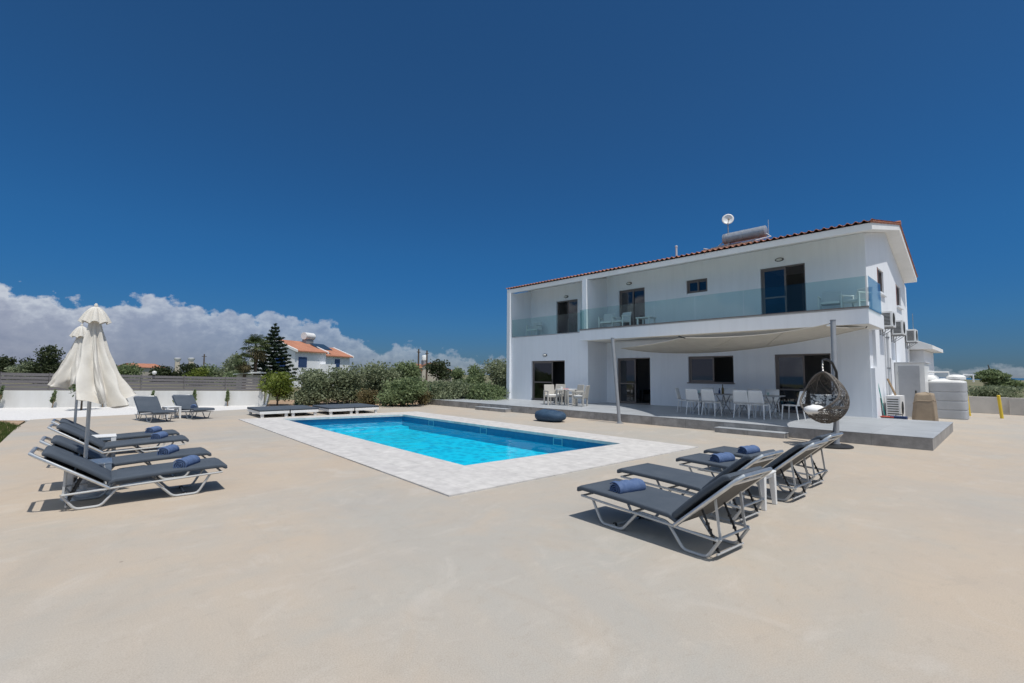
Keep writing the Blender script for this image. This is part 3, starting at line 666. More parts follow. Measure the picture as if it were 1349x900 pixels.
# balustrades
def glass(name, x0, x1, y0, y1, z0, z1, m='balglass'): mb = MB(); mb.box(x0, x1, y0, y1, z0, z1); return mb.build(name, m, V)
xs = [-14.2, -12.15, -10.24, -8.45, -6.60, -4.67, -2.93]
GZ0, GZ1 = FL-.08, FL+1.02
for a, b in zip(xs, xs[1:]): glass('balcony_glass', a+.006, b-.006, SY-.036, SY-.024, FL+.046, GZ1)
glass('balcony_glass', SX1+.02, SX1+.032, SY-.01, WY-.05, FL-.02, GZ1)
glass('balcony_glass', -14.25, -14.238, SY-.015, FIN0-.012, FL+.046, GZ1)
for a, b in ((WX0+.26, -17.0), (-17.0, -14.4)): glass('loggia_glass', a+.006, b-.006, BY-.0, BY+.012, FL+.014, GZ1-.03)
mb = MB(); mb.box(SX1-.045, SX1-.005, SY-.04, SY-.0, FL+.045, GZ1+.01); mb.build('corner_post', 'plastic', V, bevel=.004)
mb = MB(); mb.box(-14.25, SX1+.03, SY-.045, SY-.015, FL+.0455, FL+.075); mb.build('glass_channel', 'frame', V)
# rear single storey wing
ext = hthing('annex', 'low white flat roofed annex behind the right gable of the villa', 'annex', -4, 32, 0)
mb = MB(); mb.box(-7, -2.78, WB+.6, 34.5, 0, 3.0); mb.build('wall', 'white', ext)
mb = MB(); mb.hexa([(-7.1, WB+.15, 3.02), (-2.42, WB+.15, 3.02), (-2.42, 34.9, 3.02), (-7.1, 34.9, 3.02)], [(-7.1, WB+.15, 3.85), (-3.25, WB+.15, 3.62), (-2.42, 34.9, 3.22), (-7.1, 34.9, 3.5)]) if False else mb.prism([(-7.1, 3.02), (-2.4, 3.02), (-2.4, 3.2), (-3.3, 3.62), (-7.1, 3.7)], 'y', WB+.1, 34.9)
mb.build('roof_slab', 'roofwhite', ext, bevel=.01)
an = hthing('antenna', 'thin grey rod antenna above the annex roof', 'antenna', -3.2, 31, 3.6)
MB().tube([(-3.2, 31, 3.5), (-3.2, 31, 4.9)], .012, 6).build('rod', 'greymetal', an)
MB().box(-3.26, -3.14, 30.94, 31.06, 3.62, 3.66).build('base_plate', 'greymetal', an)

# wall lamps
def lamp(x, y, z, label):
    l = hthing('wall_lamp', label, 'wall lamp', x, y, z, 'oval bulkhead lamps on the villa front')
    b = MB(); b.lathe([(.0, 0), (.09, 0), (.09, .03), (.07, .045)], 16); b.xf(Matrix.Translation((x, y, z)) @ Matrix.Diagonal((1.75, 1, .8, 1)) @ Matrix.Rotation(rad(90), 4, 'X'))
    b.build('backplate', 'darkmetal', l, smooth=True)
    c = MB(); c.lathe([(.068, .045), (.06, .07), (.035, .085), (.0, .09)], 16); c.xf(Matrix.Translation((x, y, z)) @ Matrix.Diagonal((1.75, 1, .75, 1)) @ Matrix.Rotation(rad(90), 4, 'X'))
    c.build('cover', 'lampglass', l, smooth=True)
lamp(-12.77, WY-.001, 6.24, 'oval dark rimmed lamp above the upper balcony door left of the small square window')
lamp(-5.97, WY-.001, 6.25, 'oval dark rimmed lamp above the upper balcony door nearest the roof gable')
lamp(-16.84, WY-.001, 6.05, 'oval dark rimmed lamp high on the loggia wall between the two fins')
lamp(-17.0, BY-.001, 2.72, 'oval dark rimmed lamp on the ground floor bay above its sliding door')

# satellite dish, solar heater, vent pipe on the roof
sd_ = hthing('satellite_dish', 'small round white satellite dish on a mast at the roof edge', 'satellite dish', -8.35, 21.2, 7.2)
MB().tube([(-8.35, 21.2, 7.1), (-8.35, 21.2, 8.55)], .025, 8).build('mast', 'greymetal', sd_)
d_ = MB(); d_.lathe([(0, .07), (.1, .062), (.19, .035), (.25, 0), (.245, -.012), (.18, .02), (.1, .045), (0, .055)], 24, cap=False)
dm = Matrix.Translation((-8.35, 21.2, 8.72)) @ Vector((.45, -1, .15)).to_track_quat('Z', 'Y').to_matrix().to_4x4() @ Matrix.Rotation(math.pi, 4, 'X')
d_.xf(dm); d_.build('dish', 'plastic', sd_, smooth='all')
MB().tube([(-8.35, 21.2, 8.5), (-8.2, 20.9, 8.6)], .012, 6).build('feed_arm', 'greymetal', sd_)
MB().box(-8.23, -8.15, 20.86, 20.93, 8.57, 8.65).build('feed_horn', 'creamwall', sd_, bevel=.01)
sh_ = hthing('solar_water_heater', 'silver cylindrical solar water heater on the villa roof', 'water heater', -7.4, 21.3, 7)
h_ = MB(); yh, zh = 21.3, 7.86
h_.tube([(-8.6, yh, zh), (-8.57, yh, zh), (-6.83, yh, zh), (-6.8, yh, zh)], [.2, .24, .24, .2], 20); h_.build('tank', 'chrome', sh_, smooth=True)
for x in (-8.4, -7.7, -7.0): MB().tube([(x, yh-.245*math.sin(a), zh+.245*math.cos(a)) for a in np.linspace(0, 2*math.pi, 17)[:-1]], .008, 4, closed=True).build('strap', 'greymetal', sh_)
for x in (-8.3, -7.1):
    fr_ = MB(); fr_.bar((x, yh, 7.1), (x, yh, zh-.23), .04, .04); fr_.bar((x, yh, zh-.25), (x, 19.3, 7.0), .04, .04); fr_.bar((x, 20.2, 6.95), (x, 20.2, 7.27), .03, .03); fr_.build('bracket', 'alu', sh_)
for x0, x1 in ((-8.75, -7.75), (-7.7, -6.7)):
    c_ = MB(); c_.hexa([(x0, 19.35, 6.93), (x1, 19.35, 6.93), (x1, 20.95, 7.42), (x0, 20.95, 7.42)], [(x0, 19.33, 7.0), (x1, 19.33, 7.0), (x1, 20.93, 7.49), (x0, 20.93, 7.49)])
    co = c_.build('collector_frame', 'alu', sh_); g_ = MB(); g_.hexa([(x0+.04, 19.37, 7.012), (x1-.04, 19.37, 7.012), (x1-.04, 20.89, 7.478), (x0+.04, 20.89, 7.478)], [(x0+.04, 19.37, 7.018), (x1-.04, 19.37, 7.018), (x1-.04, 20.89, 7.484), (x0+.04, 20.89, 7.484)]); g_.build('collector_glass', 'collector', co)
MB().tube([(-6.82, yh, zh-.1), (-6.6, yh-.1, zh-.3), (-6.62, 20.3, 7.3), (-6.65, 19.5, 7.05)], .02, 6).build('pipe', 'plasticgrey', sh_)
MB().tube([(-8.6, yh, zh-.1), (-8.95, yh-.2, zh-.45), (-8.95, 20.0, 7.25)], .025, 6).build('pipe', 'plasticgrey', sh_)
MB().tube([(-6.75, yh+.1, zh-.3), (-6.75, yh+.1, zh+.5)], .014, 6).build('vent', 'alu', sh_)
vp = hthing('vent_pipe', 'slim white vent pipe standing on the roof tiles left of the satellite dish', 'vent pipe', -10.47, 20.5, 7)
MB().tube([(-10.47, 20.5, 7.0), (-10.47, 20.5, 7.72)], .045, 10).build('pipe', 'plasticgrey', vp, smooth=True)
MB().lathe([(.06, 0), (.06, .05), (.03, .07)], 10, (-10.47, 20.5, 7.72)).build('cap', 'plasticgrey', vp)

# air conditioners on the gable side
def aircon(y, z, label, x=WX1, d=.34, w=.8, h=.58, brackets=True):
    a = hthing('air_conditioner', label, 'air conditioner', x+.2, y, z, 'outdoor air conditioner units on the gable side')
    b = MB(); b.box(x+.06, x+.06+d, y, y+w, z, z+h); bo = b.build('casing', 'plastic', a, bevel=.012)
    l = MB()
    for i in range(9): zz = z+.06+i*(h-.12)/9; l.box(x+.1, x+.06+d-.06, y-.012, y-.001, zz, zz+.032)
    l.build('side_louvre', 'louvre', a)
    g = MB(); cy, cz = y+w*.42, z+h/2
    for r in (.06, .12, .18, .235): g.tube([(x+.066+d, cy+r*math.cos(t), cz+r*math.sin(t)) for t in np.linspace(0, 2*math.pi, 21)[:-1]], .006, 4, closed=True)
    for t in range(8): an_ = t*math.pi/8; g.bar((x+.066+d, cy-.235*math.cos(an_), cz-.235*math.sin(an_)), (x+.066+d, cy+.235*math.cos(an_), cz+.235*math.sin(an_)), .006, .006)
    g.build('fan_grille', 'louvre', a)
    k = MB(); k.tube([(x+.062+d, cy, cz), (x+.0635+d, cy, cz)], .235, 20); k.build('fan', 'dark', a)
    if brackets:
        q = MB()
        for yy in (y+.12, y+w-.12): q.bar((x+.002, yy, z-.02), (x+.06+d, yy, z-.02), .03, .038); q.bar((x+.015, yy, z-.04), (x+.015, yy, z-.3), .03, .025); q.bar((x+.02, yy, z-.28), (x+d, yy, z-.045), .02, .02)
        q.build('bracket', 'greymetal', a)
        p = MB(); p.tube([(x+.1, y+w, z+.15), (x+.1, y+w+.08, z+.1), (x+.03, y+w+.1, z-.2), (x+.03, y+w+.1, .1)], .022, 6); p.build('pipe', 'plasticgrey', a)
    else:
        q = MB(); q.box(x+.1, x+.35, y+.08, y+.16, z-.1, z-.002); q.box(x+.1, x+.35, y+w-.16, y+w-.08, z-.1, z-.002); q.build('foot', 'darkmetal', a)
aircon(22.0, 3.55, 'white air conditioner unit on the gable wall nearest the balcony corner')
aircon(24.5, 3.42, 'white air conditioner unit in the middle of the three on the gable wall')
aircon(28.3, 3.32, 'white air conditioner unit on the gable wall nearest the annex roof')
aircon(21.9, .10, 'white air conditioner unit standing on the ground beside the brooms', x=-3.2, h=.9, w=1.0, d=.42, brackets=False)
dp = hthing('drain_pipe', 'white drain pipe running down the gable wall below the first air conditioner', 'drain pipe', WX1+.06, 23.05, 0)
MB().tube([(WX1+.07, 23.2, .02), (WX1+.07, 23.2, 3.4)], .045, 10).build('pipe', 'plasticgrey', dp, smooth=True)
for z in (.8, 2.0, 3.2): MB().box(WX1+.002, WX1+.13, 23.14, 23.26, z, z+.05).build('clip', 'greymetal', dp)
# grey utility cabinet against the gable
cb = hthing('utility_cabinet', 'tall pale grey metal cabinet against the gable wall behind the covered barbecue', 'cabinet', -2.8, 25.3, 0)
MB().box(WX1+.01, -2.3, 25.0, 26.6, 0, 2.26).build('body', 'plastic', cb, bevel=.01)
MB().box(WX1+.12, -2.46, 24.975, 24.998, .08, 2.14).build('door', 'tank', cb, bevel=.006)
MB().box(WX1+.004, -2.25, 24.95, 26.65, 2.263, 2.3).build('top', 'plasticgrey', cb, bevel=.006)
MB().box(-2.62, -2.58, 24.95, 24.974, 1.0, 1.14).build('handle', 'darkmetal', cb)
for z in (.5, 1.8): MB().box(WX1+.1, WX1+.14, 24.96, 24.974, z, z+.1).build('hinge', 'alu', cb)

# ------------------------------------------------------------------ sail posts, sail
PB1, PB2 = (-9.42, 14.1), (-2.95, 13.72)
PT1, PT2 = Vector((-9.72, 14.15, 3.0)), Vector((-3.03, 14.2, 3.12))
def post(b, t, label):
    p = hthing('sail_post', label, 'post', b[0], b[1], 0, 'grey steel posts of the shade sail')
    MB().tube([(b[0], b[1], .0), tuple(t)], .06, 16).build('pole', 'greymetal', p, smooth=True)
    MB().lathe([(.14, 0), (.14, .012), (.085, .014), (.078, .06)], 16, (b[0], b[1], .001)).build('base_plate', 'greymetal', p)
    MB().lathe([(.072, 0), (.072, .012), (.03, .02)], 16, (t.x, t.y, t.z+.003)).build('cap', 'greymetal', p)
    MB().tube([(t.x, t.y+.07, t.z-.08), (t.x, t.y+.13, t.z-.085)], .014, 6).build('eye_bolt', 'alu', p)
post(PB1, PT1, 'leaning grey steel post at the terrace edge left of the dining chairs')
post(PB2, PT2, 'leaning grey steel post beside the hanging egg chair')
sl = hthing('shade_sail', 'beige shade sail stretched between the steel posts and the balcony underside', 'shade sail', -7, 17, 2.9)
n1_ = hy(898, 445, 14.6); n2_ = PT2+Vector((-.12, .18, -.06)); r1_ = hy(818, 459, 19.0); r2_ = hy(1140, 429, 18.9)
r2_ = Vector((r2_.x, r2_.y, min(r2_.z, 3.27)))
def sail(u, v):
    a = n1_.lerp(n2_, u); b = r1_.lerp(r2_, u)
    # scalloped edges pull inwards, cloth sags
    p = a.lerp(b, v)
    inx = 1.0*4*v*(1-v)
    p = p + Vector((inx*.45*(1-u)-inx*.45*u, 4*u*(1-u)*(.7*(1-v)-.45*v), -4*u*(1-u)*(.07*(1-v)+.50*v+.10*math.sin(math.pi*v))))
    return p
c = MB().grid(sail, 36, 20); cv = c.build('canvas', 'sail', sl, smooth='all')
so = cv.modifiers.new('thick', 'SOLIDIFY'); so.thickness = .004
for u in (.36, .70):
    MB().tube([tuple(sail(u, v)+Vector((0, 0, -.006))) for v in np.linspace(0.01, .99, 14)], .012, 4).build('seam', 'sail', cv)
e_ = MB()
for f in (lambda t: sail(t, 0), lambda t: sail(t, 1), lambda t: sail(0, t), lambda t: sail(1, t)): e_.tube([tuple(f(t)) for t in np.linspace(0, 1, 22)], .012, 5)
e_.build('hem', 'sail', cv)
rp = MB(); rp.tube([tuple(n2_), (PT2.x, PT2.y+.1, PT2.z-.085)], .012, 5); rp.tube([tuple(n1_), (PT1.x+.05, PT1.y+.1, PT1.z-.09)], .008, 5)
rp.tube([tuple(r1_), (r1_.x-.3, WY-.02, r1_.z+.1)], .008, 5); rp.tube([tuple(r2_), (r2_.x+.05, r2_.y, 3.33)], .015, 5); rp.build('rope', 'darkmetal', sl)
cl = MB(); p0 = sail(0, 0); cl.bar((p0.x-.1, p0.y, p0.z+.06), (p0.x+.12, p0.y, p0.z-.02), .05, .03); cl.build('clip', 'darkmetal', sl)

# ------------------------------------------------------------------ loungers
HG = .285; LW = .68
def lounger(back_deg, label, group):
    t = thing('sun_lounger', label, 'sun lounger', (0, 0, 0), 0, group)
    ba = rad(back_deg); bl = .75; bx2 = .87; cx, cz = -math.cos(ba), math.sin(ba)
    foot = 1.24; zf = .33
    # side rails and cross bars of the bed
    fr = MB(); r = .014; yy = LW/2-.03
    for s in (-1, 1):
        fr.tube([(-.43, s*yy, .20), (-.06, s*yy, .215), (0.05, s*yy, HG-.062), (foot-.02, s*yy, zf-.062)], r, 8)
    for x, z in ((foot-.03, zf-.062), (.5, HG-.045), (-.42, .2)): fr.tube([(x, -yy, z), (x, yy, z)], r*.9, 8)
    fr.build('bed_frame', 'alumatt', t, smooth=True)
    for s in (-1, 1):
        y = s*(yy-.034)
        def rnd(P, q=.05):
            out = [P[0]]
            for a, b, c in zip(P, P[1:], P[2:]):
                a, b, c = Vector(a), Vector(b), Vector(c); d1 = (a-b).normalized()*q; d2 = (c-b).normalized()*q
                for k in range(5): u = k/4; out.append((b+d1)*(1-u)**2+b*2*u*(1-u)+(b+d2)*u*u)
            return out+[P[-1]]
        g = MB(); g.tube(rnd([(foot-.16, y, zf-.075), (.94, y, .014), (.66, y, .014), (.44, y, HG-.035), (.10, y, HG-.05), (-.07, y, .014), (-.31, y, .014), (-.44, y, .205)]), .0155, 8)
        g.build('leg_loop', 'alumatt', t, smooth=True)
    # back rest frame with bare tube end and props
    bf = MB(); hx, hz_ = 0, HG-.055
    up_ = lambda d, o=0: (hx+cx*d+math.sin(ba)*o*0, hz_+cz*d+o)
    P = [(*[up_(0)[0]], -yy, up_(0)[1])]
    def bp(d, y): q = up_(d); return (q[0], y, q[1])
    bf.tube([bp(0, -yy), bp(bx2-.05, -yy), bp(bx2, -yy+.04), bp(bx2, yy-.04), bp(bx2-.05, yy), bp(0, yy)], .021, 8); bf.tube([bp(bl-.02, -yy), bp(bl-.02, yy)], .014, 6)
    bf.tube([bp(.4, -yy), bp(.4, yy)], .012, 6); bf.build('back_frame', 'alu', t, smooth=True)
    for s in (-1, 1):
        st = MB(); a = bp(.50, s*(yy-.07)); b = (-.42, s*(yy-.07), .205); st.bar(a, b, .012, .022)
        st.build('prop_arm', 'alumatt', t)
        tt_ = MB(); q0 = (-.14, s*(yy-.09), .21); q1 = (-.56+.02, s*(yy-.09), .05); q0 = bp(.30, s*(yy-.10))
        tt_.bar(q0, (-.39, s*(yy-.10), .05), .01, .02)
        for k in range(5):
            w_ = Vector(q0).lerp(Vector((-.39, s*(yy-.10), .05)), .35+k*.14); tt_.box(w_.x-.014, w_.x+.014, w_.y-.012, w_.y+.012, w_.z-.012, w_.z+.012)
        tt_.build('ratchet_bar', 'darkmetal', t)
    MB().tube([(-.39, -yy+.06, .05), (-.39, yy-.06, .05)], .011, 6).build('cross_bar', 'alumatt', t); MB().tube([(.80, -yy+.04, .02), (.80, yy-.04, .02)], .01, 6).build('cross_bar', 'alumatt', t)
    for s in (-1, 1): MB().tube([(.80, s*(yy-.09)-.012, .024), (.80, s*(yy-.09)+.012, .024)], .022, 10).build('foot_pad', 'darkmetal', t)
    # mattress: seat and back cushion
    def zs(x): u = x/foot; return HG+(zf-HG)*u+.010*math.sin(u*math.pi*1.0)
    ps = [(.012, zs(0)-.03), (.02, zs(.02)-.012)] + [(x, zs(x)) for x in np.linspace(.06, foot-.03, 14)] + [(foot-.005, zf-.014), (foot+.004, zf-.03)]
    MB().sweep(ps[::-1], LW, .055).build('seat_cushion', 'cushion', t, smooth=True)
    d0 = [(.0, .01)] + [(d, .012*math.sin(d/bl*math.pi)) for d in np.linspace(.03, bl-.05, 12)] + [(bl-.03, -.008), (bl-.02, -.02)]
    pb = [(cx*d+math.sin(ba)*o, HG+cz*d+math.cos(ba)*o) for d, o in d0]
    MB().sweep(pb, LW, .055).build('back_cushion', 'cushion', t, smooth=True)
    un = [(cx*d-math.sin(ba)*-.0-math.sin(ba)*.058, HG+cz*d-math.cos(ba)*.058) for d in (.03, bl-.06)]
    MB().sweep(un, LW-.09, .008).build('back_sling', 'cushback', t)
    return t
def towel(label, group='rolled blue towels on the sun loungers'):
    t = MB(); L_ = .40; n = 64; k0 = 0
    pr = []
    for i in range(n+1):
        a = i/n*3.4*2*math.pi; r = .012+.076*i/n; pr.append((r*math.cos(a)*1.1, r*math.sin(a)*.97+.084))
    for i in range(n, -1, -1):
        a = i/n*3.4*2*math.pi; r = .002+.076*i/n; pr.append((r*math.cos(a)*1.1, r*math.sin(a)*.97+.084))
    ys = np.linspace(-L_/2, L_/2, 11); m_ = len(pr)
    for q, y in enumerate(ys):
        w_ = 1+.05*math.sin(q*1.7); sk_ = .012*math.sin(y*9)
        for (x, z) in pr: t.v.append((x*w_+sk_, y, max(z*w_, .002)))
    for q in range(len(ys)-1):
        for j in range(m_): j2 = (j+1) % m_; t.f.append((q*m_+j, q*m_+j2, (q+1)*m_+j2, (q+1)*m_+j))
    for q in (0, len(ys)-1):
        for j in range(n): t.f.append((q*m_+j, q*m_+j+1, q*m_+m_-2-j, q*m_+m_-1-j))
    o = t.build('rolled_towel', 'towel', smooth=True); return tag(o, label, 'towel', group)
GL = 'charcoal sun loungers around the pool'
L0 = lounger(34, 'charcoal sun lounger with rolled towel, nearest the camera in the left row', GL)
R0 = lounger(41, 'charcoal cushioned sun lounger with rolled towel, nearest the camera in the right group', GL)
hp = rad(90)
for k, (x, y, rz, lab) in enumerate([(-8.11, .15, hp, None), (-9.40, .15, hp+.01, 'charcoal sun lounger with rolled towel in the left row, second from the camera'),
        (-11.56, .10, hp-.015, 'charcoal sun lounger with rolled towel in the left row, third from the camera'), (-12.78, .07, hp+.01, 'charcoal sun lounger with rolled towel in the left row, farthest from the camera')]):
    if k == 0: L0.location = (x, y, .002); L0.rotation_euler.z = rz
    else: again(L0, lab, (x, y, .002), rz)
pi = math.pi
for k, (x, y, rz, lab) in enumerate([(-2.44, 4.57, pi-.045, None), (-2.76, 5.80, pi-.03, 'charcoal sun lounger without a towel, second from the camera in the right group'),
        (-2.70, 7.28, pi-.02, 'charcoal sun lounger with rolled towel just beyond the white table in the right group'), (-2.80, 8.40, pi-.02, 'charcoal sun lounger with rolled towel in the right group, nearest the egg chair')]):
    if k == 0: R0.location = (x, y, .002); R0.rotation_euler.z = rz
    else: again(R0, lab, (x, y, .002), rz)
b1d = rad(14)
B1 = again(R0, 'charcoal sun lounger with bare seat, left of the two by the white gravel', (-20.68, 1.36, .002), b1d)
B2 = again(R0, 'charcoal sun lounger with a towel, right of the two by the white gravel', (-21.2, 2.52, .002), b1d+.03)
T0 = towel('rolled blue towel on the lounger nearest the camera on the left'); T0.location = (-8.02, .97, .325); T0.rotation_euler = (0, 0, hp-.5)
for (x, y, z, rz, lab) in [(-9.42, .88, .322, hp-.4, 'rolled blue towel on the second lounger from the camera in the left row'), (-11.62, .93, .322, hp-.35, 'rolled blue towel on the third lounger from the camera in the left row'), (-12.86, .92, .322, hp-.4, 'rolled blue towel on the farthest lounger of the left row'),
        (-3.20, 4.56, .325, -.12, 'rolled blue towel on the foot half of the nearest right lounger'), (-3.36, 7.26, .325, -.1, 'rolled blue towel on the right lounger just beyond the white table'), (-3.42, 8.38, .325, -.1, 'rolled blue towel on the right lounger nearest the egg chair')]:
    t = T0.copy(); COL.objects.link(t); t.location = (x, y, z); t.rotation_euler = (0, 0, rz); t['label'] = lab
t = T0.copy(); COL.objects.link(t); t.location = (-20.75, 2.62, .325); t.rotation_euler = (0, 0, b1d+1.2); t['label'] = 'rolled blue towel on the seat of the lounger by the white gravel'

# side tables
def side_table(label, w=.46, h=.44):
    t = thing('side_table', label, 'side table', (0, 0, 0), 0, 'white plastic side tables between the loungers')
    a = MB(); a.box(-w/2, w/2, -w/2, w/2, h-.025, h); a.build('tabletop', 'plastic', t, bevel=.01)
    b = MB()
    b.box(-w/2+.03, w/2-.03, -w/2+.025, -w/2+.045, h-.075, h-.026); b.box(-w/2+.03, w/2-.03, w/2-.045, w/2-.025, h-.075, h-.026)
    b.box(-w/2+.025, -w/2+.045, -w/2+.046, w/2-.046, h-.075, h-.026); b.box(w/2-.045, w/2-.025, -w/2+.046, w/2-.046, h-.075, h-.026); b.build('apron', 'plastic', t)
    for sx in (-1, 1):
        for sy in (-1, 1):
            l = MB(); x, y = sx*(w/2-.045), sy*(w/2-.045)
            l.hexa([(x+sx*.02-.025, y+sy*.02-.025, 0), (x+sx*.02+.025, y+sy*.02-.025, 0), (x+sx*.02+.025, y+sy*.02+.025, 0), (x+sx*.02-.025, y+sy*.02+.025, 0)],
                   [(x-.04, y-.04, h-.026), (x+.04, y-.04, h-.026), (x+.04, y+.04, h-.026), (x-.04, y+.04, h-.026)]); l.build('leg', 'plastic', t, bevel=.006)
    return t
ST = side_table('white plastic side table between the two front loungers of the left row'); ST.location = (-8.76, -.05, .001)
again(ST, 'white plastic side table between the two far loungers of the left row', (-12.17, .06, .001))
again(ST, 'white plastic side table between the second and third loungers of the right group', (-2.64, 6.54, .001), .05)
again(ST, 'white plastic side table between the two loungers by the white gravel', (-20.9, 1.98, .001), b1d)

# parasols, folded
U1B = Vector((-8.62, -.10, 0)); q = uz(108, 428, 2.62); U2B = Vector((q.x, q.y, 0))
def parasol(base, H_, R_, lean, label, seed, drop):
    t = thing('parasol', label, 'parasol', tuple(base), 0, 'folded white parasols by the left loungers')
    MB().tube([(0, 0, 0), (0, 0, H_-.03)], .022, 12).build('pole', 'alumatt', t, smooth=True)
    MB().lathe([(.22, 0), (.22, .05), (.2, .07), (.04, .075), (.035, .3)], 24).build('base', 'plasticgrey', t, smooth=True)
    rr = random.Random(seed); ph = [rr.uniform(.75, 1.2) for _ in range(8)]
    hz8 = [rr.uniform(-.10, .10) for _ in range(8)]; dp8 = [rr.uniform(.35, .75) for _ in range(8)]
    def can(u, v):
        # u down the cloth, v around; eight ribs stand out, loose cloth falls in uneven folds between them
        a = v*2*math.pi; k8 = v*8; i8 = int(k8) % 8; f8 = k8-int(k8); s8 = f8*f8*(3-2*f8)
        w_ = ph[i8]*(1-s8)+ph[(i8+1) % 8]*s8; hz_ = hz8[i8]*(1-s8)+hz8[(i8+1) % 8]*s8
        fold = 1-dp8[i8]*math.sin(f8*math.pi)**1.6*(.55+.45*u)
        rmax = .07+(R_-.07)*u**1.08
        r_ = rmax*w_*fold + (.016*math.sin(a*13+u*11+seed)+.012*math.sin(a*23-u*17))*u
        z = H_-.20-u*(H_-.20-drop) + hz_*u**2 - .10*u*u*math.sin(f8*math.pi)*dp8[i8] + .07*u*math.sin(a+seed)+.012*math.sin(u*24+a*5)*u
        if u > .84: k = (u-.84)/.16; r_ *= 1-.38*k*math.sin(f8*math.pi); z += .03*k
        return (r_*math.cos(a)+lean[0]*u*u, r_*math.sin(a)+lean[1]*u*u, z)
    cn = MB().grid(can, 34, 160).build('canopy', 'canvas', t, smooth='all')
    def cap(u, v):
        a = v*2*math.pi; fold = abs(math.cos(a*4)); r_ = .012+(.165)*u**.8*(.72+.28*fold); return (r_*math.cos(a), r_*math.sin(a), H_-.005-.21*u**1.4-.035*u*(1-fold))
    MB().grid(cap, 10, 64).build('vent_cap', 'canvas', t, smooth='all')
    MB().lathe([(.005, 0), (.022, .008), (.022, .03), (.008, .05)], 10, (0, 0, H_-.01)).build('finial', 'canvas', t, smooth=True)
    MB().lathe([(.034, 0), (.034, .1)], 12, (0, 0, drop+.12)).build('runner', 'plastic', t)
    for i in range(8):
        a = i*math.pi/4; MB().bar((math.cos(a)*.035, math.sin(a)*.035, drop+.2), (math.cos(a)*R_*.45+lean[0]*.4, math.sin(a)*R_*.45+lean[1]*.4, drop+.42), .012, .012).build('rib', 'alumatt', t)
    return t
parasol(U1B, 2.58, .35, (_r0.x*.33+.10, _r0.y*.33-.09), 'taller looking folded white parasol, front one by the nearest left lounger', 3, 1.30)
parasol(U2B, 2.60, .50, (_r0.x*-.06, _r0.y*-.06), 'folded white parasol with lower peak, half hidden behind the front parasol', 5, 1.40)

# low double daybeds
def daybed(label):
    t = thing('daybed', label, 'daybed', (0, 0, 0), 0, 'low double daybeds at the far pool end')
    for s in (-1, 1):
        f = MB(); y0 = s*.43-.41
        f.box(-.98, .98, y0, y0+.05, .13, .23); f.box(-.98, .98, y0+.77, y0+.82, .13, .23); f.box(-.98, -.93, y0+.051, y0+.769, .13, .23); f.box(.93, .98, y0+.051, y0+.769, .13, .23)
        for x in np.linspace(-.8, .8, 9): f.box(x-.03, x+.03, y0+.051, y0+.769, .2, .218)
        fo = f.build('frame', 'creamwall' if False else 'plastic', t, bevel=.005)
        for x in (-.9, .9):
            for y in (y0+.08, y0+.74): MB().box(x-.04, x+.04, y-.04, y+.04, 0, .129).build('leg', 'plastic', t)
        MB().sweep([(-1.0, .285), (-.98, .30)]+[(x, .305) for x in np.linspace(-.9, .9, 6)]+[(.98, .30), (1.0, .285)], .85, .075, y0=s*.43).build('mattress', 'cushion', t, smooth=True)
    return t
D = daybed('low double daybed with charcoal mattress, left of the two at the far pool end')
D.location = (-20.25, 5.55, .002); D.scale = (1, 1.26, 1)
again(D, 'low double daybed with charcoal mattress, right of the two at the far pool end', (-20.0, 8.0, .002))

# bean bag
bb = hthing('bean_bag', 'navy blue bean bag cushion on the patio in front of the terrace', 'bean bag', -11.4, 12.4, 0)
q = hz(715, 556, 0)
b = MB()
def bean(u, v):
    th_ = u*math.pi; ph_ = v*2*math.pi; c_ = math.cos(th_); s_ = math.sin(th_)
    sg = lambda x, e: math.copysign(abs(x)**e, x)
    x = .62*sg(c_, .8); y = .40*sg(s_, .75)*sg(math.cos(ph_), .85); z = .20*sg(s_, .7)*sg(math.sin(ph_), .8)
    w_ = .012*math.sin(x*16+y*6)+.010*math.sin(y*21-x*9)
    return (q.x+x, q.y+.4+y, max(.004, .19+z*(1.08-.15*c_)+w_*(z > 0)))
b.grid(bean, 22, 32); b.build('cover', 'bean', bb, smooth='all')
b = MB(); b.tube([(bean(u, .25)[0], bean(u, .25)[1], bean(u, .25)[2]+.004) for u in np.linspace(.12, .88, 20)], .007, 5); b.build('piping', 'navy', bb)

# ------------------------------------------------------------------ terrace furniture
def plastic_chair(label, group):
    t = thing('dining_chair', label, 'chair', (0, 0, 0), 0, group)     # faces +y
    s = MB(); s.sweep([(-.2, .43), (-.18, .44), (0, .432), (.18, .442), (.21, .43)], .44, .03, .4); s.xf(Matrix.Rotation(hp, 4, 'Z')); s.build('seat', 'plastic', t, smooth=True)
    b = MB(); b.grid(lambda u, v: ((u-.5)*(.44-.05*v), -.2-.09*v+.035*(4*u*(1-u))-.035, .45+.40*v), 8, 6); bo = b.build('backrest', 'plastic', t, smooth='all')
    m_ = bo.modifiers.new('thick', 'SOLIDIFY'); m_.thickness = .018
    for sx in (-1, 1):
        for y0, y1 in ((-.19, -.25), (.18, .21)):
            l = MB(); l.tube([(sx*.19, y0, .43), (sx*.215, y1, 0)], [.02, .015], 8); l.build('leg', 'plastic', t, smooth=True)
    return t
GC = 'white plastic chairs around the terrace dining tables'
TYC = 17.15
PC = plastic_chair('white plastic chair at the left end of the terrace dining tables', GC)
def put(o, x, y, rz):
    p = hw(x, y, TZ+.001); o.location = p; o.rotation_euler = (0, 0, rz+PHI)
    if o['category'] == 'chair': o.scale = (1.1, 1.1, 1.08)
def hxat(px, Y): return hy(px, 540, Y).x
put(PC, hxat(904, TYC), TYC, -hp+.2)
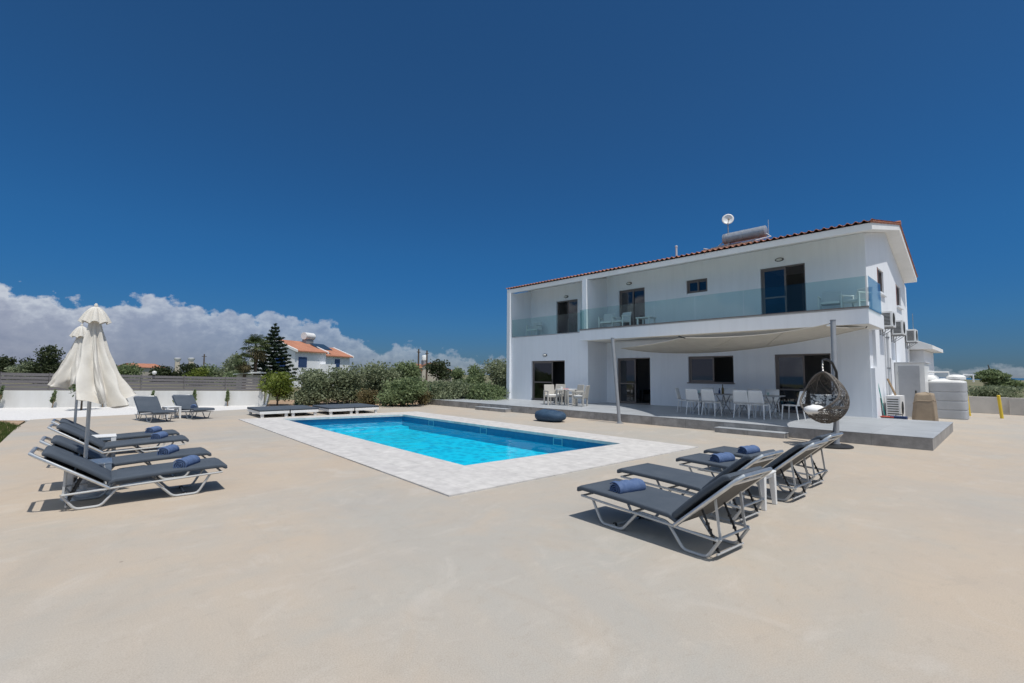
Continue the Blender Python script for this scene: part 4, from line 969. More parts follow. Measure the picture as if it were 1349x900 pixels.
frontlab = ['white plastic chair, leftmost of those backing the pool at the dining tables', 'white plastic chair, second from the left of those backing the pool', 'white plastic chair, third from the left of those backing the pool', 'white plastic chair, rightmost of those backing the pool at the dining tables']
for px, lab in zip((917, 938, 980, 1001), frontlab): put(again(PC, lab, (0, 0, 0)), hxat(px, TYC-.72), TYC-.72, RNG.uniform(-.08, .08))
put(again(PC, 'white plastic chair turned sideways at the right end of the dining tables', (0, 0, 0)), hxat(1044, TYC-.1), TYC-.1, hp-.15)
for px, lab in zip((928, 957, 988, 1014), ('white plastic chair facing the pool, leftmost behind the dining tables', 'white plastic chair facing the pool, second from the left behind the dining tables', 'white plastic chair facing the pool, second from the right behind the dining tables', 'white plastic chair facing the pool, rightmost behind the dining tables')):
    put(again(PC, lab, (0, 0, 0)), hxat(px, TYC+.75), TYC+.75, pi+RNG.uniform(-.1, .1))
def dtable(label, Lx, group, ht=.74):
    t = thing('dining_table', label, 'table', (0, 0, 0), 0, group)
    MB().box(-Lx/2, Lx/2, -.42, .42, ht-.03, ht).build('tabletop', 'greymetal', t, bevel=.006)
    for s in (-1, 1):
        g = MB(); x = s*(Lx/2-.25)
        g.tube([(x-.2, -.3, 0), (x, -.18, ht*.5), (x-.12, -.3, ht-.032)], .016, 8); g.tube([(x+.2, -.3, 0), (x, -.18, ht*.5), (x+.12, -.3, ht-.032)], .016, 8)
        g.tube([(x-.2, .3, 0), (x, .18, ht*.5), (x-.12, .3, ht-.032)], .016, 8); g.tube([(x+.2, .3, 0), (x, .18, ht*.5), (x+.12, .3, ht-.032)], .016, 8); g.tube([(x, -.18, ht*.5), (x, .18, ht*.5)], .012, 6)
        g.build('leg_frame', 'greymetal', t, smooth=True)
    return t
xa, xb, xc, xd = hxat(914, TYC), hxat(963, TYC), hxat(968, TYC), hxat(1030, TYC)
DT = dtable('grey topped dining table, left of the two under the shade sail', xb-xa, 'dining tables under the shade sail'); put(DT, (xa+xb)/2, TYC, 0)
DT2 = dtable('grey topped dining table, right of the two under the shade sail', xd-xc, 'dining tables under the shade sail'); put(DT2, (xc+xd)/2, TYC, 0)
def bottle(x, y, z, label, m, h=.28, r=.035):
    o = hthing('bottle', label, 'bottle', x, y, z); MB().lathe([(r, 0), (r, h*.6), (r*.4, h*.78), (r*.4, h)], 12, (x, y, z)).build('body', m, o, smooth=True)
    MB().lathe([(r*.45, 0), (r*.45, .02)], 10, (x, y, z+h+.001)).build('cap', 'darkmetal', o)
bottle((xa+xb)/2+.45, TYC-.1, TZ+.742, 'slim olive bottle standing on the left dining table', 'leafdry', .32, .04)
bottle((xa+xb)/2+.25, TYC+.1, TZ+.742, 'small blue bottle standing on the left dining table', 'navy', .18, .035)
def tumbler(x, y, z, label):
    o = hthing('tumbler', label, 'glass', x, y, z, 'clear tumblers on the dining tables'); MB().lathe([(.03, 0), (.038, .1), (.034, .1), (.027, .008), (.001, .008)], 14, (x, y, z)).build('cup', 'clearglass', o, smooth=True)
tumbler((xa+xb)/2-.4, TYC-.15, TZ+.742, 'clear tumbler on the left half of the left dining table')
tumbler((xc+xd)/2-.3, TYC-.1, TZ+.742, 'clear tumbler on the left half of the right dining table')
tumbler((xc+xd)/2+.35, TYC, TZ+.742, 'clear tumbler on the right half of the right dining table')
# pale wicker set at the left
def wicker_chair(label, group):
    t = thing('wicker_armchair', label, 'armchair', (0, 0, 0), 0, group)      # faces +y
    MB().box(-.25, .25, -.24, .26, .34, .42).build('seat', 'wicker', t, bevel=.02)
    b = MB(); b.hexa([(-.27, -.30, .36), (.27, -.30, .36), (.27, -.24, .36), (-.27, -.24, .36)], [(-.25, -.40, .92), (.25, -.40, .92), (.25, -.34, .92), (-.25, -.34, .92)]); b.build('backrest', 'wicker', t, bevel=.02)
    for s in (-1, 1):
        a = MB(); a.box(s*.29-.035, s*.29+.035, -.27, .28, .60, .65); a.build('armrest', 'wicker', t, bevel=.012)
        for y in (-.24, .24): MB().box(s*.29-.03, s*.29+.03, y-.03, y+.03, 0, .60).build('leg', 'wicker', t, bevel=.008)
    c = MB(); c.box(-.235, .235, -.22, .25, .421, .47); c.build('cushion', 'cushwhite', t, bevel=.02)
    return t
WYC = 16.6
GW = 'pale wicker armchairs on the left of the terrace'
xw = hxat(746, WYC)
WC = wicker_chair('pale wicker armchair left of the small terrace table, seen side on', GW); put(WC, hxat(727, WYC-.15), WYC-.15, -hp-.45)
put(again(WC, 'pale wicker armchair right of the small terrace table with its back to the dining chairs', (0, 0, 0)), hxat(764, WYC), WYC, hp+.35)
put(again(WC, 'pale wicker armchair behind the small terrace table, right of centre', (0, 0, 0)), hxat(757, WYC+.75), WYC+.75, pi-.3)
put(again(WC, 'pale wicker armchair behind the small terrace table, nearest the bay door', (0, 0, 0)), hxat(735, WYC+.75), WYC+.75, pi+.35)
wt = thing('terrace_table', 'small square pale table between the wicker armchairs', 'table'); put(wt, xw, WYC, .1)
MB().box(-.36, .36, -.36, .36, .71, .74).build('tabletop', 'plastic', wt, bevel=.008)
for sx in (-1, 1):
    for sy in (-1, 1): MB().box(sx*.31-.025, sx*.31+.025, sy*.31-.025, sy*.31+.025, 0, .709).build('leg', 'wicker', wt)
mg = hthing('mug', 'white mug on the small pale terrace table', 'mug', xw-.2, WYC-.1, TZ+.742); MB().lathe([(.04, 0), (.045, .11), (.04, .11), (.034, .01), (.001, .01)], 14, (xw-.2, WYC-.1, TZ+.742)).build('cup', 'plastic', mg, smooth=True)
MB().tube([(xw-.155, WYC-.1, TZ+.83), (xw-.115, WYC-.1, TZ+.81), (xw-.155, WYC-.1, TZ+.77)], .008, 6).build('handle', 'plastic', mg)
tag(MB().grid(lambda u, v: hw(xw+.02+.3*u, WYC-.33+.3*v, TZ+.746+.02*math.sin(u*6)*math.sin(v*5)**2), 8, 8).build('cloth', 'pink', smooth='all'), 'small pink cloth lying on the pale terrace table', 'cloth')
# balcony armchairs
def balcony_chair(label, group):
    t = thing('balcony_armchair', label, 'armchair', (0, 0, 0), 0, group)
    MB().box(-.28, .28, -.27, .28, .32, .40).build('seat', 'plastic', t, bevel=.02)
    b = MB(); b.hexa([(-.30, -.30, .36), (.30, -.30, .36), (.30, -.25, .36), (-.30, -.25, .36)], [(-.28, -.42, .84), (.28, -.42, .84), (.28, -.38, .84), (-.28, -.38, .84)]); b.build('backrest', 'plasticgrey', t, bevel=.015)
    for s in (-1, 1):
        MB().box(s*.33-.028, s*.33+.028, -.28, .29, .58, .63).build('armrest', 'plastic', t, bevel=.012)
        for y in (-.25, .25): MB().box(s*.33-.025, s*.33+.025, y-.025, y+.025, 0, .58).build('leg', 'plastic', t, bevel=.006)
    return t
GBC = 'white armchairs on the upper balcony'
def bput(o, x, y, rz): o.location = hw(x, y, FL+.047); o.rotation_euler = (0, 0, rz+PHI)
BC = balcony_chair('white armchair behind the balcony glass, left of the pair at the gable end', GBC); bput(BC, -4.15, 19.25, pi+.1)
bput(again(BC, 'white armchair behind the balcony glass, right of the pair in the gable end corner', (0, 0, 0)), -3.42, 19.2, pi-.55)
bput(again(BC, 'white armchair beside the fin wall on the balcony, left of two', (0, 0, 0)), -13.35, 19.0, pi+.3)
bput(again(BC, 'white armchair on the balcony beside the sliding door, right of two near the fin wall', (0, 0, 0)), -12.55, 19.0, pi-.2)
bput(again(BC, 'pale armchair in the shaded loggia between the fins', (0, 0, 0)), -18.6, 19.3, pi+.2)
bt = thing('balcony_table', 'low white plastic table on the balcony right of the fin wall armchairs', 'table'); bput(bt, -11.2, 18.95, 0)
MB().box(-.36, .36, -.3, .3, .40, .44).build('tabletop', 'plastic', bt, bevel=.012)
for sx in (-1, 1):
    for sy in (-1, 1): MB().box(sx*.29-.03, sx*.29+.03, sy*.23-.03, sy*.23+.03, 0, .399).build('leg', 'plastic', bt)
# dark armchair just inside the open ground floor door
ic = hthing('indoor_armchair', 'dark armchair seen inside the open terrace door left of the kitchen window', 'armchair', -12.2, 21.6, TZ)
MB().box(-12.75, -11.8, 21.2, 22.1, TZ+.1, TZ+.45).build('seat', 'leather', ic, bevel=.05)
MB().box(-12.75, -11.8, 22.101, 22.35, TZ+.1, TZ+.95).build('backrest', 'leather', ic, bevel=.06)
MB().box(-12.95, -12.751, 21.2, 22.3, TZ+.05, TZ+.65).build('armrest', 'leather', ic, bevel=.05); MB().box(-11.799, -11.6, 21.2, 22.3, TZ+.05, TZ+.65).build('armrest', 'leather', ic, bevel=.05)

# ------------------------------------------------------------------ egg chair
ex, ey = -3.1, 13.35
eg = hthing('egg_chair', 'grey rattan hanging egg chair with white cushion on a curved stand beside the sail post', 'hanging chair', ex+.05, ey+.1, 0)
s_ = MB(); s_.lathe([(.48, 0), (.48, .03), (.44, .05), (.05, .055)], 32, (ex+.05, ey+.12, .001)); s_.build('base', 'darkmetal', eg, smooth=True)
s_ = MB(); s_.tube([(ex+.05, ey+.45, .05), (ex+.08, ey+.62, .6), (ex+.16, ey+.66, 1.3), (ex+.16, ey+.55, 1.8), (ex+.12, ey+.35, 2.03), (ex+.06, ey+.14, 2.10), (ex, ey, 2.08)], .03, 10); s_.tube([(ex-.1, ey-.15, .05), (ex+.05, ey+.45, .3)], .025, 8); s_.build('stand_pole', 'darkmetal', eg, smooth=True)
ch = MB()
for i in range(8): z = 2.06-i*.035; ch.tube([(ex+.014*math.cos(a)*(i % 2), ey+.014*math.cos(a)*((i+1) % 2), z+.024*math.sin(a)) for a in np.linspace(0, 2*pi, 9)[:-1]], .005, 4, closed=True)
ch.build('chain', 'alu', eg)
# teardrop basket: open towards the pool
oa = rad(243)                                           # direction of the opening in the villa frame
def egg(theta, z):      # theta from opening centre
    u = (z-.55)/(1.80-.55); prof_r = .50*math.sin(math.pi*min(1, max(0, u))**.86)**.62
    return prof_r
def epos(a, z): r_ = egg(a, z); return (ex+r_*math.cos(a+oa), ey+r_*math.sin(a+oa)*1.0, z)
bk = MB(); rr = random.Random(4)
def lim(z):      # half angle of the opening at height z
    u = (z-.55)/1.25; return 0 if u < .22 else rad(84)*math.sin(min(1, (u-.22)/.5)*pi*.5)**.6
for k in range(120):        # crossing rattan strands
    a0 = rr.uniform(0, 2*pi); sl_ = rr.choice((-1, 1))*rr.uniform(.6, 2.2); P = []
    for z in np.linspace(.56, 1.79, 34):
        a = (a0+sl_*(z-1.1)*1.4) % (2*pi); aa = a if a < pi else a-2*pi
        if abs(aa) < lim(z): 
            if len(P) > 2: bk.tube(P, .0048, 4)
            P = []
        else: P.append(epos(aa, z))
    if len(P) > 2: bk.tube(P, .0048, 4)
for z in np.linspace(.60, .98, 9):  # denser bowl rings
    l = lim(z); bk.tube([epos(a, z) for a in np.linspace(l, 2*pi-l, 34)], .010, 5)
bk.build('basket', 'rattan', eg, fix=False)
rim = MB(); rp_ = [epos(lim(z), z) for z in np.linspace(.83, 1.79, 24)]; rp2 = [epos(-lim(z), z) for z in np.linspace(1.79, .83, 24)]
rim.tube(rp_+rp2, .022, 8, closed=True)
for a in (rad(120), rad(180), rad(240)): rim.tube([epos(a, z) for z in np.linspace(.56, 1.79, 20)], .014, 6)
rim.tube([epos(a, .95) for a in np.linspace(lim(.95), 2*pi-lim(.95), 30)], .016, 6)
rim.build('basket_rim', 'rattan', eg, smooth=True)
def ell(c, r, nu=10, nv=16, sq=.8):
    sg = lambda x, e: math.copysign(abs(x)**e, x)
    return MB().grid(lambda u, v: (c[0]+r[0]*sg(math.sin(u*pi), sq)*sg(math.cos(v*2*pi), sq), c[1]+r[1]*sg(math.sin(u*pi), sq)*sg(math.sin(v*2*pi), sq), c[2]+r[2]*math.cos(u*pi)+.012*math.sin(v*19+u*7)), nu, nv)
ell((ex, ey, .80), (.38, .38, .10)).build('seat_cushion', 'pattern', eg, smooth='all')
dx, dy = math.cos(oa), math.sin(oa)
ell((ex+dx*.30, ey+dy*.30, .88), (.22, .22, .11)).build('pillow', 'cushwhite', eg, smooth='all')
bc = MB().grid(lambda u, v: tuple(Vector(epos(rad(128)+u*rad(125), .80+v*.44)) *1.0 + Vector((dx*.07+.02*math.sin(u*14), dy*.07, 0))), 16, 8)
bo = bc.build('back_cushion', 'pattern', eg, smooth='all'); m_ = bo.modifiers.new('thick', 'SOLIDIFY'); m_.thickness = .07

# ------------------------------------------------------------------ gable side clutter, tank, right wall
q1, q2 = hz(1201, 555, 0), hz(1236, 553, 0)
bx_, by_ = -2.45, 21.6
qa = hy(1199, 530, by_).x; qb = hy(1232, 530, by_).x
bq = hthing('covered_barbecue', 'barbecue under a taupe tarpaulin cover beside the gable wall', 'barbecue', (qa+qb)/2, by_+.4, 0)
def cover(u, v):
    a = v*2*pi; w_, d_ = (qb-qa)/2, .40; sg = lambda x, e: math.copysign(abs(x)**e, x)
    cxn, cyn = sg(math.cos(a), .28), sg(math.sin(a), .28)
    if u < .6: k = 1.03-.16*(u/.6)+.035*math.sin(a*7+1)*(1-u); z = u/.6*.74
    else:
        q_ = (u-.6)/.4; k = .87*(1-.30*q_) if q_ < .55 else max(.02, .87*.835*(1-(q_-.55)/.45)); z = .74+.24*min(1, q_/.55)+.05*max(0, q_-.55)/.45
    z += .03*math.sin(a*3+u*11)*math.sin(min(1, u*1.6)*pi)+.014*math.sin(a*9-u*23)*min(u*3, 1)
    return ((qa+qb)/2+cxn*w_*k+.04*u, by_+.42+cyn*d_*k, max(.01, z*1.12))
MB().grid(cover, 26, 72).build('cover', 'tarp', bq, smooth='all')
MB().tube([cover(.60+.05*math.sin(v*9), v) for v in np.linspace(.5, 1.0, 30)], .016, 6).build('fold', 'tarp', bq, smooth=True)
for x in (qa+.12, qb-.12): MB().tube([(x, by_+.1, .0), (x, by_+.1, .05)], .04, 10).build('wheel', 'darkmetal', bq)
ty_ = 26.0
ta, tb = hy(1221, 530, ty_).x, hy(1274, 530, ty_).x
tk = hthing('water_tank', 'large ribbed pale grey water tank right of the covered barbecue', 'water tank', (ta+tb)/2, ty_+1, 0)
tr_ = (tb-ta)/2; tcx, tcy = (ta+tb)/2, ty_+tr_
pf = [(tr_*.98, 0)]
for i in range(4):
    z0 = i*.365; pf += [(tr_*.965, z0+.004), (tr_*.995, z0+.016), (tr_, z0+.05), (tr_, z0+.32), (tr_*.995, z0+.345), (tr_*.965, z0+.357)]
sq = lambda u, a: (abs(math.cos(a))**6+abs(math.sin(a))**6)**(-1/6)
MB().lathe(pf, 72, (tcx, tcy, 0), fn=sq).build('tank_body', 'tank', tk, smooth=False)
MB().lathe([(tr_*.99, 1.462), (tr_*.97, 1.52), (tr_*.7, 1.60), (tr_*.3, 1.64), (.01, 1.65)], 72, (tcx, tcy, 0), fn=sq).build('tank_dome', 'plastic', tk, smooth=True)
MB().lathe([(.3, 0), (.3, .1), (.24, .17), (.1, .2)], 20, (tcx+.3, tcy-.2, 1.60)).build('hatch', 'plastic', tk, smooth=True)
MB().lathe([(.3, 0), (.28, .12), (.2, .2), (.08, .24)], 20, (tcx-.5, tcy-.2, 1.56)).build('hatch', 'plastic', tk, smooth=True)
MB().tube([(tcx-.75, tcy-.3, 1.5), (tcx-.75, tcy-.3, 1.9), (tcx+.1, tcy-.3, 1.9), (tcx+.1, tcy-.3, 1.55)], .03, 8).build('pipe', 'plastic', tk, smooth=True)
MB().tube([(tcx+.8, tcy, 1.5), (tcx+.8, tcy, 1.78), (tcx+.5, tcy, 1.8)], .03, 8).build('pipe', 'plasticgrey', tk, smooth=True)
# right boundary wall and posts
rw = hthing('boundary_wall', 'low pale rendered wall at the right edge with a small pine behind it', 'wall', -.3, 33, 0)
rA, rB = hz(1277, 543, 0), hz(1331, 543.5, 0)
rw0 = Vector((rA.x-1.6, 31.5, 0)); rw1 = Vector((hy(1330, 530, 31.5).x, 31.5, 0)); 
zt_ = hy(1300, 523, 31.5).z
MB().hexa([(rw0.x, 31.5, 0), (rw1.x, 31.5, 0), (rw1.x, 31.7, 0), (rw0.x, 31.7, 0)], [(rw0.x, 31.5, zt_), (rw1.x, 31.5, zt_), (rw1.x, 31.7, zt_), (rw0.x, 31.7, zt_)]).build('wall_panel', 'wallgrey', rw, bevel=.01)
MB().hexa([(rw1.x+.002, 31.2, 0), (rw1.x+7, 30.4, 0), (rw1.x+7, 30.6, 0), (rw1.x+.002, 31.4, 0)], [(rw1.x+.002, 31.2, zt_), (rw1.x+7, 30.4, zt_), (rw1.x+7, 30.6, zt_), (rw1.x+.002, 31.4, zt_)]).build('wall_panel', 'wallgrey', rw, bevel=.01)
def ypost(px, y, label):
    x = hy(px, 535, y).x; p = hthing('marker_post', label, 'post', x, y, 0, 'yellow posts by the right wall')
    MB().tube([(x, y, 0), (x-.06, y, .93)], .055, 10).build('post', 'yellow', p, smooth=True); MB().lathe([(.058, 0), (.04, .03)], 10, (x-.06, y, .931)).build('cap', 'yellow', p)
ypost(1319, 28.2, 'yellow post standing in front of the low right wall'); ypost(1276.5, 28.9, 'yellow post half hidden beside the ribbed water tank')
# brooms and bits by the corner
zf_ = .002
bxm = -3.02; bym = 20.62
def broom(x, y, x2, y2, z2, z0, label, m, head):
    b = hthing('broom', label, 'broom', x, y, z0); MB().tube([(x, y, z0+.12), (x2, y2, z2)], .014, 8).build('handle', m, b); MB().box(x-.16, x+.16, y-.035, y+.035, z0, z0+.12).build('head', head, b, bevel=.01)
g0 = hy(1167, 549, 20.9); broom(g0.x, 20.9, WX1+.03, 20.95, 1.62, zf_, 'teal handled broom leaning against the gable wall corner', 'teal', 'red')
g1 = hy(1163, 549, 20.6); broom(g1.x, 20.6, WX1+.15, 20.65, .95, zf_, 'short dark handled brush leaning beside the teal broom', 'darkmetal', 'navy')
g2 = hy(1171, 550, 20.45); dpn = hthing('dustpan', 'red and yellow dustpan lying by the teal broom', 'dustpan', g2.x, 20.45, 0)
MB().box(g2.x-.22, g2.x+.14, 20.32, 20.6, TZ*0+.30, TZ*0+.34).build('pan', 'red', dpn, bevel=.01); MB().bar((g2.x+.14, 20.46, .33), (g2.x+.42, 20.46, .35), .03, .02).build('handle', 'yellow', dpn)
MB().box(g2.x-.2, g2.x+.12, 20.34, 20.58, 0.0, .299).build('stand', 'wallgrey', dpn)
g3 = hy(1185, 549, 20.5); bl_ = hthing('tool_box', 'dark blue toolbox on the ground left of the covered barbecue', 'toolbox', g3.x, 20.5, 0)
MB().box(g3.x-.24, g3.x+.2, 20.4, 20.65, 0.0, .36).build('body', 'navy', bl_, bevel=.02); MB().tube([(g3.x-.1, 20.52, .36), (g3.x-.1, 20.52, .42), (g3.x+.08, 20.52, .42), (g3.x+.08, 20.52, .36)], .012, 6).build('handle', 'darkmetal', bl_)
pk = hthing('timber_plank', 'short timber plank leaning above the ground air conditioner', 'plank', -2.95, 22.4, 1.0)
tag(pk, None, None); MB().bar((-2.9, 22.3, 1.01), (-3.12, 22.35, 1.62), .12, .03).build('board', 'wood', pk)

# ------------------------------------------------------------------ garden wall, slat fence
gw = thing('garden_wall', 'long low white garden wall along the gravel bed on the left', 'wall', tuple((wA+wB)/2), math.atan2((wB-wA).y, (wB-wA).x))
LWL = (wB-wA).length; h2 = LWL/2
z_l, z_r = .80, .72
MB().hexa([(-h2, -.1, -.05), (h2, -.1, -.05), (h2, .1, -.05), (-h2, .1, -.05)], [(-h2, -.1, z_l), (h2, -.1, z_r), (h2, .1, z_r), (-h2, .1, z_l)]).build('wall_panel', 'wallwhite', gw, bevel=.008)
fz_l, fz_r = 1.74, 1.44
fe = thing('slat_fence', 'grey horizontal slat fence standing on the white garden wall', 'fence', tuple((wA+wB)/2), math.atan2((wB-wA).y, (wB-wA).x))
npan = 9
for i in range(npan):
    s = MB(); a = -h2+LWL*i/npan+.02; b = -h2+LWL*(i+1)/npan-.02; dz = RNG.uniform(-.008, .008)
    def zz(x, k, t): u = (x+h2)/LWL; lo = z_l+(z_r-z_l)*u+.02; hi = fz_l+(fz_r-fz_l)*u; return lo+(hi-lo)*k/5+t+dz
    for k in range(5):
        g = 0
        s.hexa([(a, -.012, zz(a, k, 0)), (b, -.012, zz(b, k, 0)), (b, .012, zz(b, k, 0)), (a, .012, zz(a, k, 0))], [(a, -.012, zz(a, k+1, -.03)), (b, -.012, zz(b, k+1, -.03)), (b, .012, zz(b, k+1, -.03)), (a, .012, zz(a, k+1, -.03))])
    s.build('slat_panel', 'fence', fe)
for i in range(npan+1):
    x = -h2+LWL*i/npan; u = i/npan; MB().box(x-.017, x+.017, .014, .06, z_l+(z_r-z_l)*u, fz_l+(fz_r-fz_l)*u).build('fence_post', 'fence', fe)
for px in (199, 222):
    p = uz(px, 520); u = None
    k = h2*2*((p-wA).dot((wB-wA).normalized())/LWL)-h2
for sx, lab in ((.56, 'small white globe lamp on the fence top, left of the two'), (.70, 'small white globe lamp on the fence top, right of the two')):
    p = wA.lerp(wB, sx); gl = thing('globe_lamp', lab, 'lamp', (p.x, p.y, fz_l+(fz_r-fz_l)*sx+.002), 0, 'white globe lamps on the fence'); MB().lathe([(.02, 0), (.085, .05), (.1, .11), (.085, .17), (.02, .2)], 14).build('globe', 'lampglass', gl, smooth='all'); MB().lathe([(.03, 0), (.03, .03)], 10).build('collar', 'darkmetal', gl)

# ------------------------------------------------------------------ vegetation
def leaves(name, m, parent, clumps, n, size, seed=0, flat=.0, aspect=1.6):
    """many small leaf faces spread through a few clumps (c, r) in parent coordinates"""
    g = np.random.default_rng(seed); wts = np.array([c[1][0]*c[1][1]*c[1][2] for c in clumps])**.75; wts /= wts.sum()
    idx = g.choice(len(clumps), n, p=wts); C_ = np.array([c[0] for c in clumps])[idx]; R_ = np.array([c[1] for c in clumps])[idx]
    d = g.normal(size=(n, 3)); d /= np.linalg.norm(d, axis=1)[:, None]; rr_ = g.uniform(.0, 1, n)**.42*(1+.18*g.normal(size=n).clip(-1.5, 1.5))
    P = C_+d*R_*rr_[:, None]
    P[:, 2] = np.maximum(P[:, 2], .02)
    a = g.normal(size=(n, 3)); a[:, 2] *= (1-flat); a /= np.linalg.norm(a, axis=1)[:, None]; b = np.cross(a, g.normal(size=(n, 3))); b /= np.linalg.norm(b, axis=1)[:, None]
    s = size*g.uniform(.6, 1.4, n)[:, None]; a = a*s*aspect/2; b = b*s/2
    V_ = np.stack([P-a, P+b*.9-a*.1, P+a, P-b*.9-a*.1], 1).reshape(-1, 3)
    me = bpy.data.meshes.new(name); me.vertices.add(4*n); me.vertices.foreach_set('co', V_.ravel()); me.loops.add(4*n); me.polygons.add(n)
    me.loops.foreach_set('vertex_index', np.arange(4*n)); me.polygons.foreach_set('loop_start', np.arange(n)*4); me.polygons.foreach_set('loop_total', np.full(n, 4))
    me.update(); me.materials.append(M[m]); o = bpy.data.objects.new(name, me); COL.objects.link(o); o.parent = parent; return o
def woody(name, label, cat, loc, W_, H_, m, n, leaf, seed, trunk=.25, group=None, tr=.06, blobs=9, low=.2):
    t = thing(name, label, cat, loc, 0, group); r_ = random.Random(seed)
    cl_ = []
    for i in range(blobs):
        a = r_.uniform(0, 2*pi); q_ = r_.uniform(.1, .62); z = H_*(low+(1-low)*r_.uniform(.18, .82)); f = 1-.45*abs(z/H_-.5)
        s = r_.uniform(.26, .42)
        cl_.append(((math.cos(a)*W_/2*q_*f*1.1, math.sin(a)*W_/2*q_*f*1.1, z), (W_*s*.75, W_*s*.75, min(H_*s*.62, H_-z)+.03)))
    st = MB(); st.tube([(0, 0, 0), (r_.uniform(-.05, .05), 0, H_*trunk*.6), (r_.uniform(-.1, .1)*W_*.3, r_.uniform(-.1, .1)*W_*.3, H_*max(trunk, .3))], [tr, tr*.8, tr*.6], 8)
    for c_, _ in cl_[:7]: st.tube([(0, 0, H_*trunk*r_.uniform(.4, .9)), (c_[0]*.5, c_[1]*.5, H_*trunk+(c_[2]-H_*trunk)*.45), (c_[0]*.95, c_[1]*.95, c_[2])], [tr*.55, tr*.4, tr*.15], 6)
    st.build('trunk' if cat == 'tree' else 'stem', 'bark', t, smooth=True)
    leaves('crown' if cat == 'tree' else 'foliage', m, t, cl_, n, leaf, seed); return t
def at_px(px, py_base, d): p = far(px, py_base, d); return p
def bush(pl, pr, ytop, d, m, n, leaf, seed, label, group, base=-.05, name='shrub', cat='shrub', low=.0, blobs=12, trunk=.12):
    c = far((pl+pr)/2, 490, d); w_ = (pr-pl)/F*d; zt = far((pl+pr)/2, ytop, d).z
    return woody(name, label, cat, (c.x, c.y, base), w_, zt-base, m, n, leaf, seed, trunk, group, .05, blobs, low)
GH = 'bushy shrubs of the hedge beyond the pool'
hed = [(382, 440, 487, 25.5, 'leafolive', 'olive grey shrub at the left end of the hedge, behind the green bin'), (425, 492, 478, 26.5, 'leafolive', 'broad olive grey hedge shrub below the neighbour house roof end'),
       (470, 545, 475, 27.5, 'leafolive', 'tall olive grey hedge shrub right of the neighbour house'), (512, 556, 476, 28, 'leafgreen', 'tall green hedge shrub just left of the two utility poles'),
       (498, 568, 497, 24.5, 'leafgreen', 'low fresh green shrub in front of the hedge, left of the glass panel'), (552, 628, 500, 27, 'leafolive', 'olive hedge shrub behind the left part of the glass panel'),
       (605, 672, 503, 26.5, 'leafgreen', 'green hedge shrub behind the glass panel close to the villa corner'), (635, 700, 474, 31, 'leafolive', 'tall olive shrub rising beside the villa left edge'), (602, 645, 491, 31, 'leafgreen', 'rear green shrub seen over the hedge left of the villa')]
for i, (a, b, yt, d, m, lab) in enumerate(hed):
    bush(a, b, yt, d, m, 8500, .085, 40+i, lab, GH, blobs=16)
for i, (a, b, yt, d, lab) in enumerate([(465, 500, 512, 25, 'small dry straw coloured bush at the foot of the hedge'), (540, 570, 505, 25.2, 'dry brownish bush beside the low green shrub')]):
    bush(a, b, yt, d, 'leafdry', 1500, .07, 60+i, lab, 'dry bushes at the hedge foot')
bush(342, 392, 489, 24.6, 'leafbright', 3600, .085, 71, 'wide yellow green bush on bare soil at the end of the fence', None, low=.30, trunk=.35, blobs=16)
# staked cypress saplings
sap = [(4, 538, .98, .10, 'leaning green sapling with stake at the left photo edge in the gravel'), (75, 536, .78, .05, 'thin staked sapling in the gravel left of the parasols'), (140, 534, .66, .0, 'thin sapling seen just under the right hem of the parasol'),
       (204, 532.5, .72, .02, 'thin sapling against the white wall behind the left back lounger'), (259, 532, .8, .0, 'thin sapling against the white wall behind the right back lounger'), (302, 531.5, .78, .0, 'thin sapling against the white wall right of the back loungers')]
def at_wall(px, off=.32):
    r = ray(px, 530); d = wB-wA; t_ = ((wA.x-EYE.x)*d.y-(wA.y-EYE.y)*d.x)/(r.x*d.y-r.y*d.x); p = EYE+r*t_; n_ = Vector((d.y, -d.x, 0)).normalized()
    n_ = n_ if n_.dot(EYE-p) > 0 else -n_
    return Vector((p.x, p.y, -.02))+n_*off
def sapling(px, py, h, lean, lab, seed):
    p = at_wall(px); t = thing('sapling', lab, 'sapling', tuple(p), 0, 'staked saplings along the white garden wall')
    lx, ly = _r0.x*lean*2, _r0.y*lean*2
    MB().tube([(0, 0, 0), (lx, ly, h*.97)], [.018, .006], 6).build('stem', 'bark', t); MB().tube([(.04, .02, 0), (.04+lx*.6, .02+ly*.6, h*.62)], .014, 6).build('stake', 'wood', t)
    leaves('foliage', 'leafgreen', t, [((lx*k, ly*k, h*(.38+.6*k)), (.10-.05*k, .10-.05*k, h*.14)) for k in np.linspace(.05, .95, 6)], 420, .055, seed)
# round bright plant behind the back loungers
p = at_wall(245, .6); woody('round_plant', 'low round bright green plant in front of the garden wall behind the loungers', 'plant', (p.x, p.y, -.02), .75, .62, 'leafbright', 900, .07, 73, .1, None, .02)
for i, s in enumerate(sap): sapling(*s, 80+i)
# a sapling behind the parasols throwing shade on the gravel
p = uz(107, 540); woody('small_tree', 'small dark stemmed tree mostly hidden behind the folded parasols', 'tree', (p.x, p.y, -.02), 1.5, 1.55, 'leafgreen', 1500, .08, 91, .45, None, .04, 7, .45)
# white stake and climbing plant at the wall end
p = uz(346, 534, -.02); wp = thing('wall_end_post', 'leaning white post with a climbing plant at the end of the garden wall', 'post', tuple(p))
MB().bar((.1, .12, 0), (.22, .26, .74), .1, .1).build('post', 'plastic', wp); leaves('climber', 'leafgreen', wp, [((-.06, -.06, .15+.13*i), (.08, .08, .1)) for i in range(5)], 300, .05, 93)
